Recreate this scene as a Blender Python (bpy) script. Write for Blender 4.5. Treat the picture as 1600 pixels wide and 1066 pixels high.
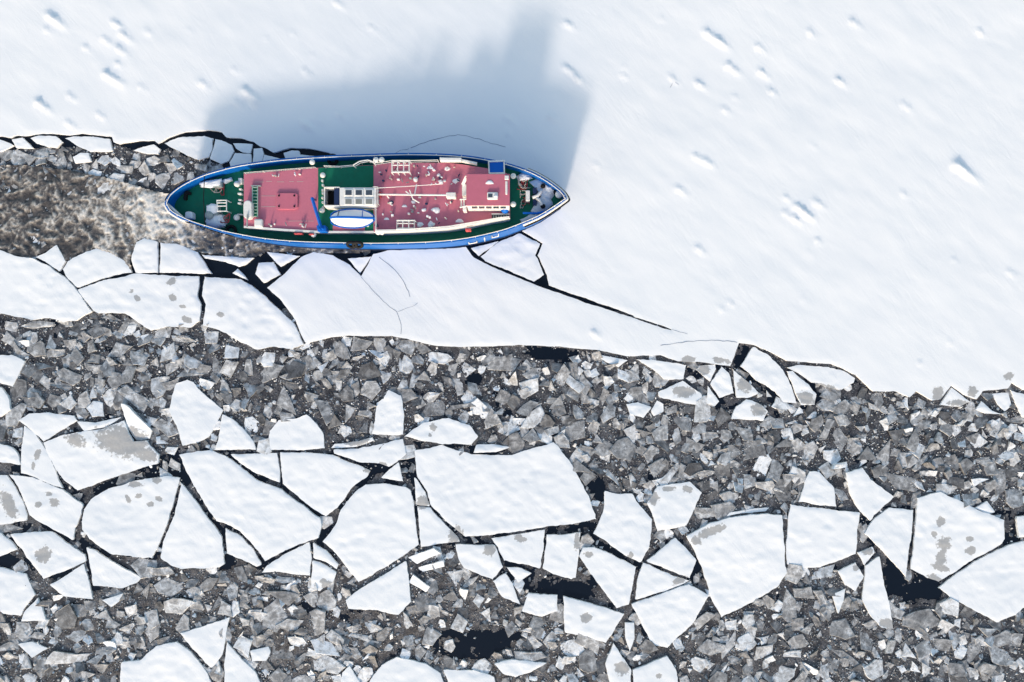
import bpy, bmesh, math, random
import numpy as np
from mathutils import Vector, noise, geometry
random.seed(7); rng = np.random.default_rng(7)
D = bpy.data
for o in list(D.objects): D.objects.remove(o)
scene = bpy.context.scene
C = scene.collection

# ---------------------------------------------------------------- camera, sky, sun, exposure
H = 57.6                      # drone altitude above the water, straight down
S = 0.054                     # metres per photo pixel at water level
cam = D.cameras.new('camera'); cam.sensor_width = 36; cam.lens = 24; cam.clip_end = 2000; cam.clip_start = 0.5
camo = D.objects.new('camera', cam); camo.location = (0, 0, H); C.objects.link(camo); scene.camera = camo
SUN_EL = math.radians(21); SUN_AZ = (-0.24, -0.97)       # towards the sun: bottom of the picture, a little left
to_sun = Vector((SUN_AZ[0]*math.cos(SUN_EL), SUN_AZ[1]*math.cos(SUN_EL), math.sin(SUN_EL))).normalized()
world = D.worlds.new('World'); scene.world = world; world.use_nodes = True
wn = world.node_tree.nodes; wn.clear()
sky = wn.new('ShaderNodeTexSky'); sky.sky_type = 'NISHITA'; sky.sun_disc = False
sky.sun_elevation = SUN_EL; sky.sun_rotation = math.atan2(to_sun.x, to_sun.y)
sky.air_density = 1.5; sky.dust_density = 2.2; sky.ozone_density = 1.2
bg = wn.new('ShaderNodeBackground'); bg.inputs['Strength'].default_value = 0.15
wo = wn.new('ShaderNodeOutputWorld')
world.node_tree.links.new(sky.outputs[0], bg.inputs[0]); world.node_tree.links.new(bg.outputs[0], wo.inputs[0])
sl = D.lights.new('sun', 'SUN'); sl.energy = 1.8; sl.angle = math.radians(6); sl.color = (1.0, 0.84, 0.69)
so = D.objects.new('sun', sl); so.rotation_euler = to_sun.to_track_quat('Z', 'Y').to_euler(); so.location = (0, -60, 60); C.objects.link(so)
vs = scene.view_settings; vs.view_transform = 'Standard'; vs.look = 'None'; vs.gamma = 1; vs.exposure = 0.70

# ---------------------------------------------------------------- helpers
def P(px, py, z=0.0):
    k = (H - z)/H*S
    return ((px-800)*k, (533-py)*k)
def PV(px, py, z): x, y = P(px, py, z); return Vector((x, y, z))
def tag(o, label=None, cat=None, group=None, kind=None):
    if label: o['label'] = label
    if cat: o['category'] = cat
    if group: o['group'] = group
    if kind: o['kind'] = kind
    return o
def mat(name, build):
    m = D.materials.new(name); m.use_nodes = True; nt = m.node_tree
    b = nt.nodes['Principled BSDF']; build(nt, b); return m
def N(nt, t, **kw):
    n = nt.nodes.new(t)
    for k, v in kw.items():
        if k in n.inputs: n.inputs[k].default_value = v
        else: setattr(n, k, v)
    return n
def L(nt, a, b): nt.links.new(a, b)
def noise_n(nt, scale, detail=4, rough=.55, vec=None, dist=0.0):
    n = N(nt, 'ShaderNodeTexNoise'); n.inputs['Scale'].default_value = scale; n.inputs['Detail'].default_value = detail
    n.inputs['Roughness'].default_value = rough; n.inputs['Distortion'].default_value = dist
    if vec: L(nt, vec, n.inputs['Vector'])
    return n.outputs['Fac']
def geo_pos(nt): return N(nt, 'ShaderNodeNewGeometry').outputs['Position']
def mapr(nt, src, a, b, c=0.0, d=1.0):
    m = N(nt, 'ShaderNodeMapRange'); m.inputs[1].default_value = a; m.inputs[2].default_value = b
    m.inputs[3].default_value = c; m.inputs[4].default_value = d; L(nt, src, m.inputs[0]); return m.outputs[0]
def math_n(nt, op, a, b=None):
    m = N(nt, 'ShaderNodeMath', operation=op)
    for i, v in enumerate((a, b)):
        if v is None: continue
        if isinstance(v, (int, float)): m.inputs[i].default_value = v
        else: L(nt, v, m.inputs[i])
    return m.outputs[0]
def mixc(nt, fac, a, b):
    m = N(nt, 'ShaderNodeMix', data_type='RGBA')
    if isinstance(fac, (int, float)): m.inputs[0].default_value = fac
    else: L(nt, fac, m.inputs[0])
    for i, v in ((6, a), (7, b)):
        if isinstance(v, tuple): m.inputs[i].default_value = (*v, 1) if len(v) == 3 else v
        else: L(nt, v, m.inputs[i])
    return m.outputs[2]
def attr(nt, name): return N(nt, 'ShaderNodeAttribute', attribute_name=name).outputs['Fac']
def bump(nt, b, h, strength=.3, dist=.05):
    n = N(nt, 'ShaderNodeBump'); n.inputs['Strength'].default_value = strength; n.inputs['Distance'].default_value = dist
    L(nt, h, n.inputs['Height']); L(nt, n.outputs[0], b.inputs['Normal'])
def stretch(nt, ang, sx, sy):
    mp = N(nt, 'ShaderNodeMapping', vector_type='TEXTURE'); mp.inputs['Rotation'].default_value = (0, 0, ang); mp.inputs['Scale'].default_value = (1/sx, 1/sy, 1)
    L(nt, geo_pos(nt), mp.inputs['Vector']); return mp.outputs[0]

# ---------------------------------------------------------------- materials
def m_snow(nt, b):
    p = geo_pos(nt)
    edge = noise_n(nt, 3.0, 5, .65, p)
    f = math_n(nt, 'ADD', attr(nt, 'bare'), math_n(nt, 'MULTIPLY', math_n(nt, 'SUBTRACT', edge, .5), 1.5))
    f = mapr(nt, f, .46, .60)
    grey = mixc(nt, noise_n(nt, 6, 5, .6, p), (.32, .32, .325), (.50, .50, .50))
    white = mixc(nt, noise_n(nt, .35, 3, .5, p), (.80, .82, .85), (.86, .87, .885))
    L(nt, mixc(nt, f, white, grey), b.inputs['Base Color'])
    b.inputs['Roughness'].default_value = .75; b.inputs['Specular IOR Level'].default_value = .25
    rip = noise_n(nt, 1.0, 5, .6, stretch(nt, math.radians(-50), .45, 1.7), 1.2)
    rip = math_n(nt, 'MULTIPLY', rip, mapr(nt, noise_n(nt, .16, 3, .5, p), .38, .68, .35, 1.25))
    fine = noise_n(nt, 9, 4, .6, p)
    h = math_n(nt, 'ADD', rip, math_n(nt, 'MULTIPLY', fine, .34))
    h = math_n(nt, 'SUBTRACT', h, math_n(nt, 'MULTIPLY', f, .25))
    bump(nt, b, h, .20, .09)
M = {}
M['snow'] = mat('snow_over_ice', m_snow)
def m_ice(nt, b):
    p = geo_pos(nt); t = attr(nt, 'tone')
    t = math_n(nt, 'ADD', t, .02); n1 = noise_n(nt, 1.7, 7, .72, p, .8)
    t2 = math_n(nt, 'ADD', t, math_n(nt, 'MULTIPLY', math_n(nt, 'SUBTRACT', n1, .5), 1.5))
    r = N(nt, 'ShaderNodeValToRGB'); e = r.color_ramp.elements
    e[0].position = 0; e[0].color = (.045, .042, .042, 1); e[1].position = 1; e[1].color = (.82, .84, .87, 1)
    for ps, c in ((.3, (.13, .13, .135)), (.55, (.27, .27, .275)), (.75, (.49, .49, .495))):
        k = e.new(ps); k.color = (*c, 1)
    L(nt, t2, r.inputs[0])
    sp = mapr(nt, noise_n(nt, 14, 3, .7, p), .62, .70)
    sp = math_n(nt, 'MULTIPLY', sp, mapr(nt, noise_n(nt, 1.1, 3, .5, p), .42, .62))
    fr = math_n(nt, 'MULTIPLY', mapr(nt, noise_n(nt, 1.3, 6, .75, p, .6), .52, .64), mapr(nt, t, .35, .62))
    base = mixc(nt, math_n(nt, 'MULTIPLY', fr, .85), r.outputs[0], (.74, .76, .79))
    L(nt, mixc(nt, math_n(nt, 'MULTIPLY', sp, .7), base, (.74, .76, .78)), b.inputs['Base Color'])
    b.inputs['Roughness'].default_value = .42; b.inputs['Specular IOR Level'].default_value = .4
    bump(nt, b, noise_n(nt, 5, 6, .7, p), .45, .06)
M['ice'] = mat('broken_grey_ice', m_ice)
def m_slush(nt, b):
    p = geo_pos(nt)
    big = noise_n(nt, .8, 6, .65, p); gr = noise_n(nt, 8, 6, .8, p, .4)
    c = mixc(nt, mapr(nt, gr, .40, .66), (.007, .006, .009), (.055, .051, .058))
    c = mixc(nt, mapr(nt, big, .42, .66), c, mixc(nt, mapr(nt, gr, .38, .64), (.018, .016, .021), (.24, .235, .245)))
    v = N(nt, 'ShaderNodeTexVoronoi'); v.inputs['Scale'].default_value = 7; L(nt, p, v.inputs['Vector'])
    spk = math_n(nt, 'MULTIPLY', mapr(nt, v.outputs['Distance'], .22, .12), mapr(nt, noise_n(nt, 2.2, 3, .6, p), .42, .56))
    L(nt, mixc(nt, spk, c, (.55, .55, .55)), b.inputs['Base Color'])
    b.inputs['Roughness'].default_value = .45
    bump(nt, b, gr, .7, .06)
M['slush'] = mat('slush', m_slush)
def m_wake(nt, b):
    p = geo_pos(nt); f = attr(nt, 'foam')
    n = math_n(nt, 'ADD', math_n(nt, 'MULTIPLY', noise_n(nt, 2.0, 8, .75, p, 1.8), .65), math_n(nt, 'MULTIPLY', noise_n(nt, 6.5, 6, .75, p, 1.2), .35))
    k = math_n(nt, 'ADD', f, math_n(nt, 'MULTIPLY', math_n(nt, 'SUBTRACT', n, .5), 1.7))
    r = N(nt, 'ShaderNodeValToRGB'); e = r.color_ramp.elements
    e[0].position = .12; e[0].color = (.045, .038, .036, 1); e[1].position = .95; e[1].color = (.74, .71, .67, 1)
    for ps, c in ((.36, (.10, .088, .083)), (.55, (.25, .225, .20)), (.72, (.47, .435, .395))):
        q = e.new(ps); q.color = (*c, 1)
    L(nt, k, r.inputs[0]); L(nt, r.outputs[0], b.inputs['Base Color'])
    b.inputs['Roughness'].default_value = .4
    bump(nt, b, noise_n(nt, 4.5, 6, .7, p, 1.0), .6, .08)
M['wake'] = mat('churned_wake', m_wake)
def m_water(nt, b):
    b.inputs['Base Color'].default_value = (.004, .007, .014, 1); b.inputs['Roughness'].default_value = .12
    b.inputs['IOR'].default_value = 1.33
    bump(nt, b, noise_n(nt, 1.5, 3, .5, geo_pos(nt)), .08, .05)
M['water'] = mat('dark_river_water', m_water)
def paint(name, col, rough=.45, var=.25, dirt=None, metal=0.0):
    def f(nt, b):
        p = geo_pos(nt); n = noise_n(nt, 2.3, 6, .65, p)
        lo = tuple(c*(1-var) for c in col); hi = tuple(min(1, c*(1+var*.6)) for c in col)
        c = mixc(nt, n, lo, hi)
        if dirt: c = mixc(nt, math_n(nt, 'MULTIPLY', mapr(nt, noise_n(nt, 1.3, 7, .7, p), .55, .72), .6), c, dirt)
        L(nt, c, b.inputs['Base Color']); b.inputs['Specular IOR Level'].default_value = .2; b.inputs['Roughness'].default_value = rough; b.inputs['Metallic'].default_value = metal
        bump(nt, b, noise_n(nt, 18, 3, .5, p), .08, .01)
    return mat(name, f)
M['blue'] = paint('blue_hull_paint', (.004, .12, .46), .38, .2, (.01, .07, .22))
M['navy'] = paint('navy_paint', (.02, .035, .09), .4)
M['white'] = paint('white_paint', (.78, .77, .75), .45, .12, (.5, .44, .40))
M['green'] = paint('green_deck_paint', (.007, .16, .095), .55, .3, (.03, .12, .075))
M['red'] = paint('red_deck_paint', (.52, .15, .215), .6, .15, (.40, .17, .18))
M['signal_red'] = paint('signal_red_paint', (.55, .09, .10), .5)
M['black'] = paint('black_rubber', (.012, .012, .014), .7)
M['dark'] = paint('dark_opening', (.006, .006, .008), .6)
M['grey'] = paint('grey_metal', (.32, .36, .36), .45)
M['mint'] = paint('pale_green_ladder_paint', (.30, .44, .38), .5)
M['rope_r'] = paint('red_rope', (.30, .05, .06), .8)
M['rope_w'] = paint('pale_rope', (.55, .50, .45), .8)
M['snowp'] = paint('fresh_snow', (.82, .83, .86), .8, .06)
M['bluecover'] = paint('bright_blue_paint', (.006, .13, .55), .4, .15)
M['crackline'] = paint('hairline_crack_shade', (.22, .26, .34), .8)  # flat ribbon colour with the shade inside the cracks painted in
M['glass'] = paint('skylight_glass', (.06, .08, .11), .12, .2)
M['glass2'] = paint('frosted_skylight_glass', (.24, .25, .24), .2, .2)
def m_deck(nt, b):
    p = geo_pos(nt); n = noise_n(nt, 1.6, 6, .7, p); n2 = noise_n(nt, 6, 4, .6, p)
    red = mixc(nt, n2, (.46, .13, .19), (.58, .175, .245))
    red = mixc(nt, mapr(nt, n, .62, .72, 0, .5), red, (.26, .13, .12))
    c = red
    L(nt, c, b.inputs['Base Color']); b.inputs['Roughness'].default_value = .6
    bump(nt, b, n2, .08, .01)
M['deck'] = mat('worn_red_deck_paint', m_deck)

# ---------------------------------------------------------------- polygon tools
def inside(poly, X, Y):
    r = np.zeros(X.shape, bool); n = len(poly); j = n-1
    for i in range(n):
        xi, yi = poly[i]; xj, yj = poly[j]
        if yi != yj:
            r ^= ((yi > Y) != (yj > Y)) & (X < (xj-xi)*(Y-yi)/(yj-yi)+xi)
        j = i
    return r
def edge_dist(poly, X, Y):
    d = np.full(X.shape, 1e9); n = len(poly)
    for i in range(n):
        ax, ay = poly[i]; bx, by = poly[(i+1) % n]
        dx, dy = bx-ax, by-ay; l2 = dx*dx+dy*dy+1e-12
        t = np.clip(((X-ax)*dx+(Y-ay)*dy)/l2, 0, 1)
        d = np.minimum(d, np.hypot(X-ax-t*dx, Y-ay-t*dy))
    return d
def roughen(poly, seg, amp, lim=60.0):
    out = []; n = len(poly)
    for i in range(n):
        a = Vector(poly[i]); b = Vector(poly[(i+1) % n]); l = (b-a).length
        k = max(1, int(l/seg)) if max(abs(a.x), abs(b.x)) < lim+40 and l < 80 else 1
        nrm = Vector((-(b-a).y, (b-a).x)).normalized() if l > 1e-6 else Vector((0, 0))
        for q in range(k):
            p = a.lerp(b, q/k)
            if k > 1:
                s = amp*(noise.noise((p.x*.9, p.y*.9, 3.3))*1.3 + noise.noise((p.x*3.1, p.y*3.1, 7.7))*.8)
                if q == 0: s *= .4
                p = p + nrm*s
            out.append((p.x, p.y))
    return out
def mesh_obj(name, verts, faces, material, loc=(0, 0, 0), parent=None, smooth=False, attrs=None):
    me = D.meshes.new(name); me.from_pydata([tuple(v) for v in verts], [], faces)
    if smooth: me.polygons.foreach_set('use_smooth', [True]*len(me.polygons))
    if attrs:
        for k, v in attrs.items():
            a = me.attributes.new(k, 'FLOAT', 'POINT'); a.data.foreach_set('value', np.asarray(v, dtype=np.float32))
    me.materials.append(material); me.update()
    o = D.objects.new(name, me); o.location = loc; C.objects.link(o)
    if parent: o.parent = parent
    return o
LUMPS = []
def snow_relief(x, y):
    z = .055*noise.noise((x*.11, y*.11, 1.0)) + .035*noise.noise((x*.33, y*.33, 5.0))
    u = x*.80 - y*.60; v = x*.60 + y*.80          # wind-packed ridges run down to the right
    z += .020*noise.noise((u*.30, v*1.05, 2.0)) + .009*noise.noise((u*.8, v*2.6, 9.0))
    return z
def lumps_at(x, y):
    z = 0
    for lx, ly, h, r in LUMPS:
        dx, dy = x-lx, y-ly
        if abs(dx) > 5*r or abs(dy) > 5*r: continue
        u = dx*.80 - dy*.60; v = dx*.60 + dy*.80
        su = r*(2.6 if u > 0 else .75); sv = r*(.55 if u < 0 else .42)
        z += h*math.exp(-(u/su)**2 - (v/sv)**2)*(1+.5*noise.noise((x*2.1, y*2.1, 4)))
    return z
PATCH = []     # bare grey spots: px, py, rx, ry, angle(deg)
def bare_at(X, Y):
    b = np.zeros(X.shape)
    for px, py, rx, ry, a in PATCH:
        cx, cy = P(px, py, .2); a = math.radians(-a); c, s = math.cos(a), math.sin(a)
        dx, dy = X-cx, Y-cy; u = (dx*c+dy*s)/(rx*S); v = (-dx*s+dy*c)/(ry*S)
        b = np.maximum(b, np.clip(1.25-.75*np.sqrt(u*u+v*v), 0, 1))
    return b
def plate(name, poly_px, ztop, spacing, material, thick=.5, amp=.05, relief=1.0, seg=.22, lim=48, far=None, tilt=(0, 0), edge_z=.025, bare_add=None):
    poly = roughen([P(x, y, ztop) for x, y in poly_px], seg, amp, lim)
    xs = np.array([p[0] for p in poly]); ys = np.array([p[1] for p in poly])
    x0, x1, y0, y1 = max(xs.min(), -lim), min(xs.max(), lim), max(ys.min(), -lim*.72), min(ys.max(), lim*.72)
    gx, gy = np.meshgrid(np.arange(x0, x1, spacing), np.arange(y0, y1, spacing*.87))
    gx = gx + (np.arange(gx.shape[0]) % 2)[:, None]*spacing*.5
    gx = gx.ravel()+rng.uniform(-.2, .2, gx.size)*spacing; gy = gy.ravel()+rng.uniform(-.2, .2, gy.size)*spacing
    k = inside(poly, gx, gy); gx, gy = gx[k], gy[k]
    d = edge_dist(poly, gx, gy); k = d > spacing*.55; gx, gy, d = gx[k], gy[k], d[k]
    if far:
        fx, fy = np.meshgrid(np.arange(-far, far, 6.0), np.arange(-far, far, 6.0)); fx, fy = fx.ravel(), fy.ravel()
        q = inside(poly, fx, fy) & ((abs(fx) > lim+3) | (abs(fy) > lim*.72+3)); q &= edge_dist(poly, fx, fy) > 2
        gx = np.concatenate([gx, fx[q]]); gy = np.concatenate([gy, fy[q]]); d = np.concatenate([d, np.full(q.sum(), 9.)])
    nb = len(poly)
    pts = [Vector(p) for p in poly]+[Vector((a, b)) for a, b in zip(gx, gy)]
    r = geometry.delaunay_2d_cdt(pts, [(i, (i+1) % nb) for i in range(nb)], [], 1, 1e-5)
    v2, tris = r[0], [list(f) for f in r[2]]
    X = np.array([v.x for v in v2]); Y = np.array([v.y for v in v2])
    ed = edge_dist(poly, X, Y) if len(X) < 6000 else np.full(len(X), 9.0)
    if len(X) >= 6000:
        isb = np.zeros(len(X), bool)
        for i, ov in enumerate(r[3]):
            if any(q < nb for q in ov): isb[i] = True
        ed[isb] = 0
        m = ~isb
        near = np.array(d)
        idx = [min(ov)-nb if ov else -1 for ov in r[3]]
        for i in np.nonzero(m)[0]:
            if 0 <= idx[i] < len(near): ed[i] = near[idx[i]]
    cx, cy = float(np.mean(xs[np.abs(xs) < 60])) if far else float(xs.mean()), float(ys.mean()) if not far else 0.0
    Z = np.empty(len(X))
    for i in range(len(X)):
        x, y = X[i], Y[i]; e = min(1.0, ed[i]/.16)
        z = ztop + relief*snow_relief(x, y)*(.3+.7*e) - edge_z*(1-e)
        if far and abs(x) < 60: z += lumps_at(x, y)*e
        if not far: z += e*(.022*noise.noise((x*.8+y*.5, y*1.7-x*.3, 6.0)) - .05*max(0, noise.noise((x*1.3, y*2.3, 2.5))-.18) + .014*noise.noise((x*3.1, y*4.2, 1.5)))*1.15
        Z[i] = z + (x-cx)*tilt[0] + (y-cy)*tilt[1]
    cnt = {}
    for f in tris:
        for a, b in ((f[0], f[1]), (f[1], f[2]), (f[2], f[0])):
            if (b, a) in cnt: del cnt[(b, a)]
            else: cnt[(a, b)] = 1
    V = [(X[i]-cx, Y[i]-cy, Z[i]) for i in range(len(X))]; F = list(tris); low = {}
    for a, b in cnt:
        for q in (a, b):
            if q not in low: low[q] = len(V); V.append((X[q]-cx, Y[q]-cy, Z[q])); V.append((X[q]-cx, Y[q]-cy, min(-.1, ztop-thick)))
        F.append([low[b], low[a], low[a]+1, low[b]+1])
    bare = bare_at(X, Y)
    if bare_add is not None: bare = np.maximum(bare, bare_add)
    bare = np.concatenate([bare, np.full(len(V)-len(X), .0)])
    o = mesh_obj(name, V, F, material, (cx, cy, 0), None, False, {'bare': bare})
    sm = np.zeros(len(F), bool); sm[:len(tris)] = True
    o.data.polygons.foreach_set('use_smooth', sm)
    return o

# ---------------------------------------------------------------- the setting: water and the unbroken ice sheet
def quad(name, x0, x1, y0, y1, z, material):
    return mesh_obj(name, [(x0, y0, z), (x1, y0, z), (x1, y1, z), (x0, y1, z)], [(0, 1, 2, 3)], material)
tag(quad('water', -400, 400, -400, 400, 0, M['water']), 'dark open river water showing in the cracks between the floes', kind='structure')

for px, py, h, r in [(78,25,.30,.8),(70,45,.14,.4),(180,36,.22,.55),(189,53,.2,.55),(162,61,.16,.45),(131,73,.14,.35),(185,76,.2,.5),(166,116,.26,.7),
    (180,123,.2,.5),(182,99,.14,.4),(60,160,.3,.7),(108,149,.14,.5),(154,179,.16,.45),(106,192,.14,.5),(220,136,.12,.35),(313,129,.15,.45),(363,109,.12,.35),
    (384,143,.34,.9),(394,162,.2,.5),(368,159,.14,.5),(475,111,.15,.45),(457,51,.08,.3),(416,61,.08,.3),(295,46,.08,.3),(475,194,.24,.6),(493,185,.16,.5),
    (525,4,.18,.5),(228,48,.12,.35),(487,86,.08,.3),(578,43,.14,.45),(530,180,.14,.5),(791,184,.26,.5),(792,208,.14,.35),(859,182,.22,.5),(884,36,.2,.55),(884,106,.24,.6),
    (900,122,.2,.5),(972,117,.12,.35),(973,104,.09,.3),(930,258,.1,.35),(788,111,.1,.35),(1105,52,.26,.8),(1124,64,.16,.6),(1184,73,.18,.5),(1139,103,.24,.6),
    (1188,112,.2,.5),(1203,141,.16,.4),(1047,120,.16,.45),(1090,129,.18,.5),(1146,150,.12,.35),(1131,171,.14,.4),(1263,49,.14,.4),(1332,34,.16,.5),(1529,49,.16,.4),
    (1308,124,.2,.55),(1411,163,.16,.5),(1266,225,.1,.35),(1086,244,.18,.5),(1101,251,.18,.55),(1058,294,.16,.5),(1495,259,.42,1.0),(1409,302,.14,.35),
    (1227,309,.14,.35),(1246,324,.3,.65),(1259,334,.22,.5),(1225,332,.16,.4),(1240,341,.18,.45),(1274,315,.2,.55),(1276,375,.12,.35),(1090,388,.2,.45),(1030,28,.1,.3),
    (1263,394,.1,.3),(927,520,.16,.5),(1139,472,.13,.35),(1123,481,.12,.35),(1255,469,.1,.3),(1492,407,.1,.3),(1577,425,.12,.4),(1435,566,.1,.3),(1482,535,.1,.3)]:
    LUMPS.append((*P(px, py, .28), h*.8, r*.62))
PATCH += [(215,466,6,4,40),(205,455,4,3,0),(270,465,7,6,30),(268,440,5,9,60),(285,479,7,3,0),(345,491,7,5,20),(292,500,9,5,20),(1575,588,9,6,-30),
    (195,690,46,24,12),(118,688,16,10,20),(232,712,16,9,15),(58,710,5,9,20),(52,728,3,6,0),(84,785,8,7,45),(60,788,5,6,60),(76,772,7,3,20),(14,790,10,26,-25),(68,866,13,13,20),
    (245,750,9,6,0),(212,757,13,5,0),(200,780,4,8,-20),(216,775,6,4,-15),(248,779,8,4,15),(235,788,6,4,0),(596,728,11,6,0),(660,786,11,12,20),(712,835,12,15,30),(573,735,6,5,30),
    (676,668,6,6,0),(672,680,4,3,0),(555,690,22,6,-5),(765,860,9,10,40),(813,842,10,6,20),(902,845,5,16,5),(920,866,8,5,10),(985,868,5,6,20),(1062,907,14,6,-20),
    (1055,780,0,0,0),(1020,778,9,11,-30),(1045,764,14,4,-5),(1075,765,9,5,10),(915,965,9,8,20),(1030,1056,6,5,0),(972,1045,12,11,30),
    (1470,815,7,8,30),(1475,850,11,12,40),(1460,835,5,5,0),(1472,872,9,14,0),(1470,887,14,6,20),(1515,842,6,5,20),(1517,860,8,7,-20),(1462,905,14,6,30),
    (1356,861,9,7,0),(1338,887,5,6,20),(1100,578,10,8,0),(1075,562,12,6,-5),(1125,563,16,5,10),(1260,622,15,9,25),(1165,600,13,13,30),(1068,612,18,9,10),(1465,615,9,12,10),
    (1185,640,14,10,30),(1290,604,22,4,12),(1498,630,18,5,0),(1518,612,8,9,20),(505,908,7,4,0),(510,915,9,8,-40),(1330,877,10,4,-15),(1390,975,18,8,20),
    (1110,830,26,7,-22),(1088,845,8,8,-30),(355,220,6,3,20)]
PATCH[:] = [q for q in PATCH if q[2] > 0]

SHEET = [(-3400,205),(-200,212),(0,212),(15,215),(25,211),(37,212),(65,208),(87,209),(107,211),(125,208),(145,210),(174,213),(177,222),(185,225),(217,219),(240,219),(246,224),
    (260,216),(287,206),(322,203),(346,206),(353,214),(375,216),(395,221),(405,228),(412,230),(427,238),(453,231),(488,233),(512,238),(530,243),(548,251),(600,250),(640,249),(700,251),(745,256),(790,266),
    (825,277),(850,288),(866,298),(876,308),(879,314),(873,325),(846,347),(816,361),(848,380),(840,399),(855,430),(858,446),(880,454),(920,468),(960,482),(988,492),(993,496),(1020,504),
    (1050,515),(1049,516),(1018,507),(990,497),(960,487),(920,474.5),(880,460.5),(840,446.5),(800,430),(757,411.5),(740,402),(728,386),(700,388),(640,390),(605,391.5),(583,397),(564,432),(546,414),
    (520,399),(490,394),(472,401),(441,431),(417,450),(437,467),(450,484),(462,502),(468,518),(478,536),(500,531),(517,527),(540,525),(575,525),(612,525),(645,532),(685,541),(725,542),(775,541),
    (810,539),(870,541),(920,546),(950,550),(980,557),(1010,556),(1032,555),(1060,565),(1095,566),(1117,569),(1141,572),(1155,536),(1176,539),(1200,548),(1230,564),(1252,566),(1300,569),(1338,586),
    (1365,612),(1400,612),(1422,621),(1432,611),(1450,622),(1457,626),(1470,624),(1487,602),(1507,617),(1526,624),(1536,611),(1575,607),(1582,597),(1601,610),(1700,632),(1900,660),(3900,690),(3900,-2600),(-3400,-2600)]
sheet = tag(plate('ice_sheet', SHEET, .28, .27, M['snow'], .8, .045, 1.0, .25, 50, far=165), 'unbroken snow covered river ice sheet', kind='structure')
def sheet_z(x, y): return .28 + snow_relief(x, y) + lumps_at(x, y)
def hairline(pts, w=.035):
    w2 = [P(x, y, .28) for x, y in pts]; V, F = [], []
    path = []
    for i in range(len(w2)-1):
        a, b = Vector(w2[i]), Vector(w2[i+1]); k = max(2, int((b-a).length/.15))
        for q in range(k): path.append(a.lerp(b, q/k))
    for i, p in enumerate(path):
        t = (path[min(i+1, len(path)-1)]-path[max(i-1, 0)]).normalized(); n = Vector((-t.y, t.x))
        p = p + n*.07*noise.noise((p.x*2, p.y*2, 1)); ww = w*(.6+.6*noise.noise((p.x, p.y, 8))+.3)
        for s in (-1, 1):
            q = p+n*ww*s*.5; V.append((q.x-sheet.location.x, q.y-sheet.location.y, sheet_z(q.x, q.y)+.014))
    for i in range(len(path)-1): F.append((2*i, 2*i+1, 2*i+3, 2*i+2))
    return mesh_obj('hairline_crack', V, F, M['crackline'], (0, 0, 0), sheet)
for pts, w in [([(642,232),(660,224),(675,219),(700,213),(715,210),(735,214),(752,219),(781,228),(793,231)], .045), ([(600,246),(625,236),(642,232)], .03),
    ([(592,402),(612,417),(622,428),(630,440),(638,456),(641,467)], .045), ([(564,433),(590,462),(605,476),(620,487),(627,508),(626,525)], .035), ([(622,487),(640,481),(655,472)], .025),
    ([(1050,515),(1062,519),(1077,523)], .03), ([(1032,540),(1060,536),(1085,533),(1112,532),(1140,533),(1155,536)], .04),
    ([(1047,137),(1052,127),(1064,134)], .03)]: hairline(pts, w)

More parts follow.
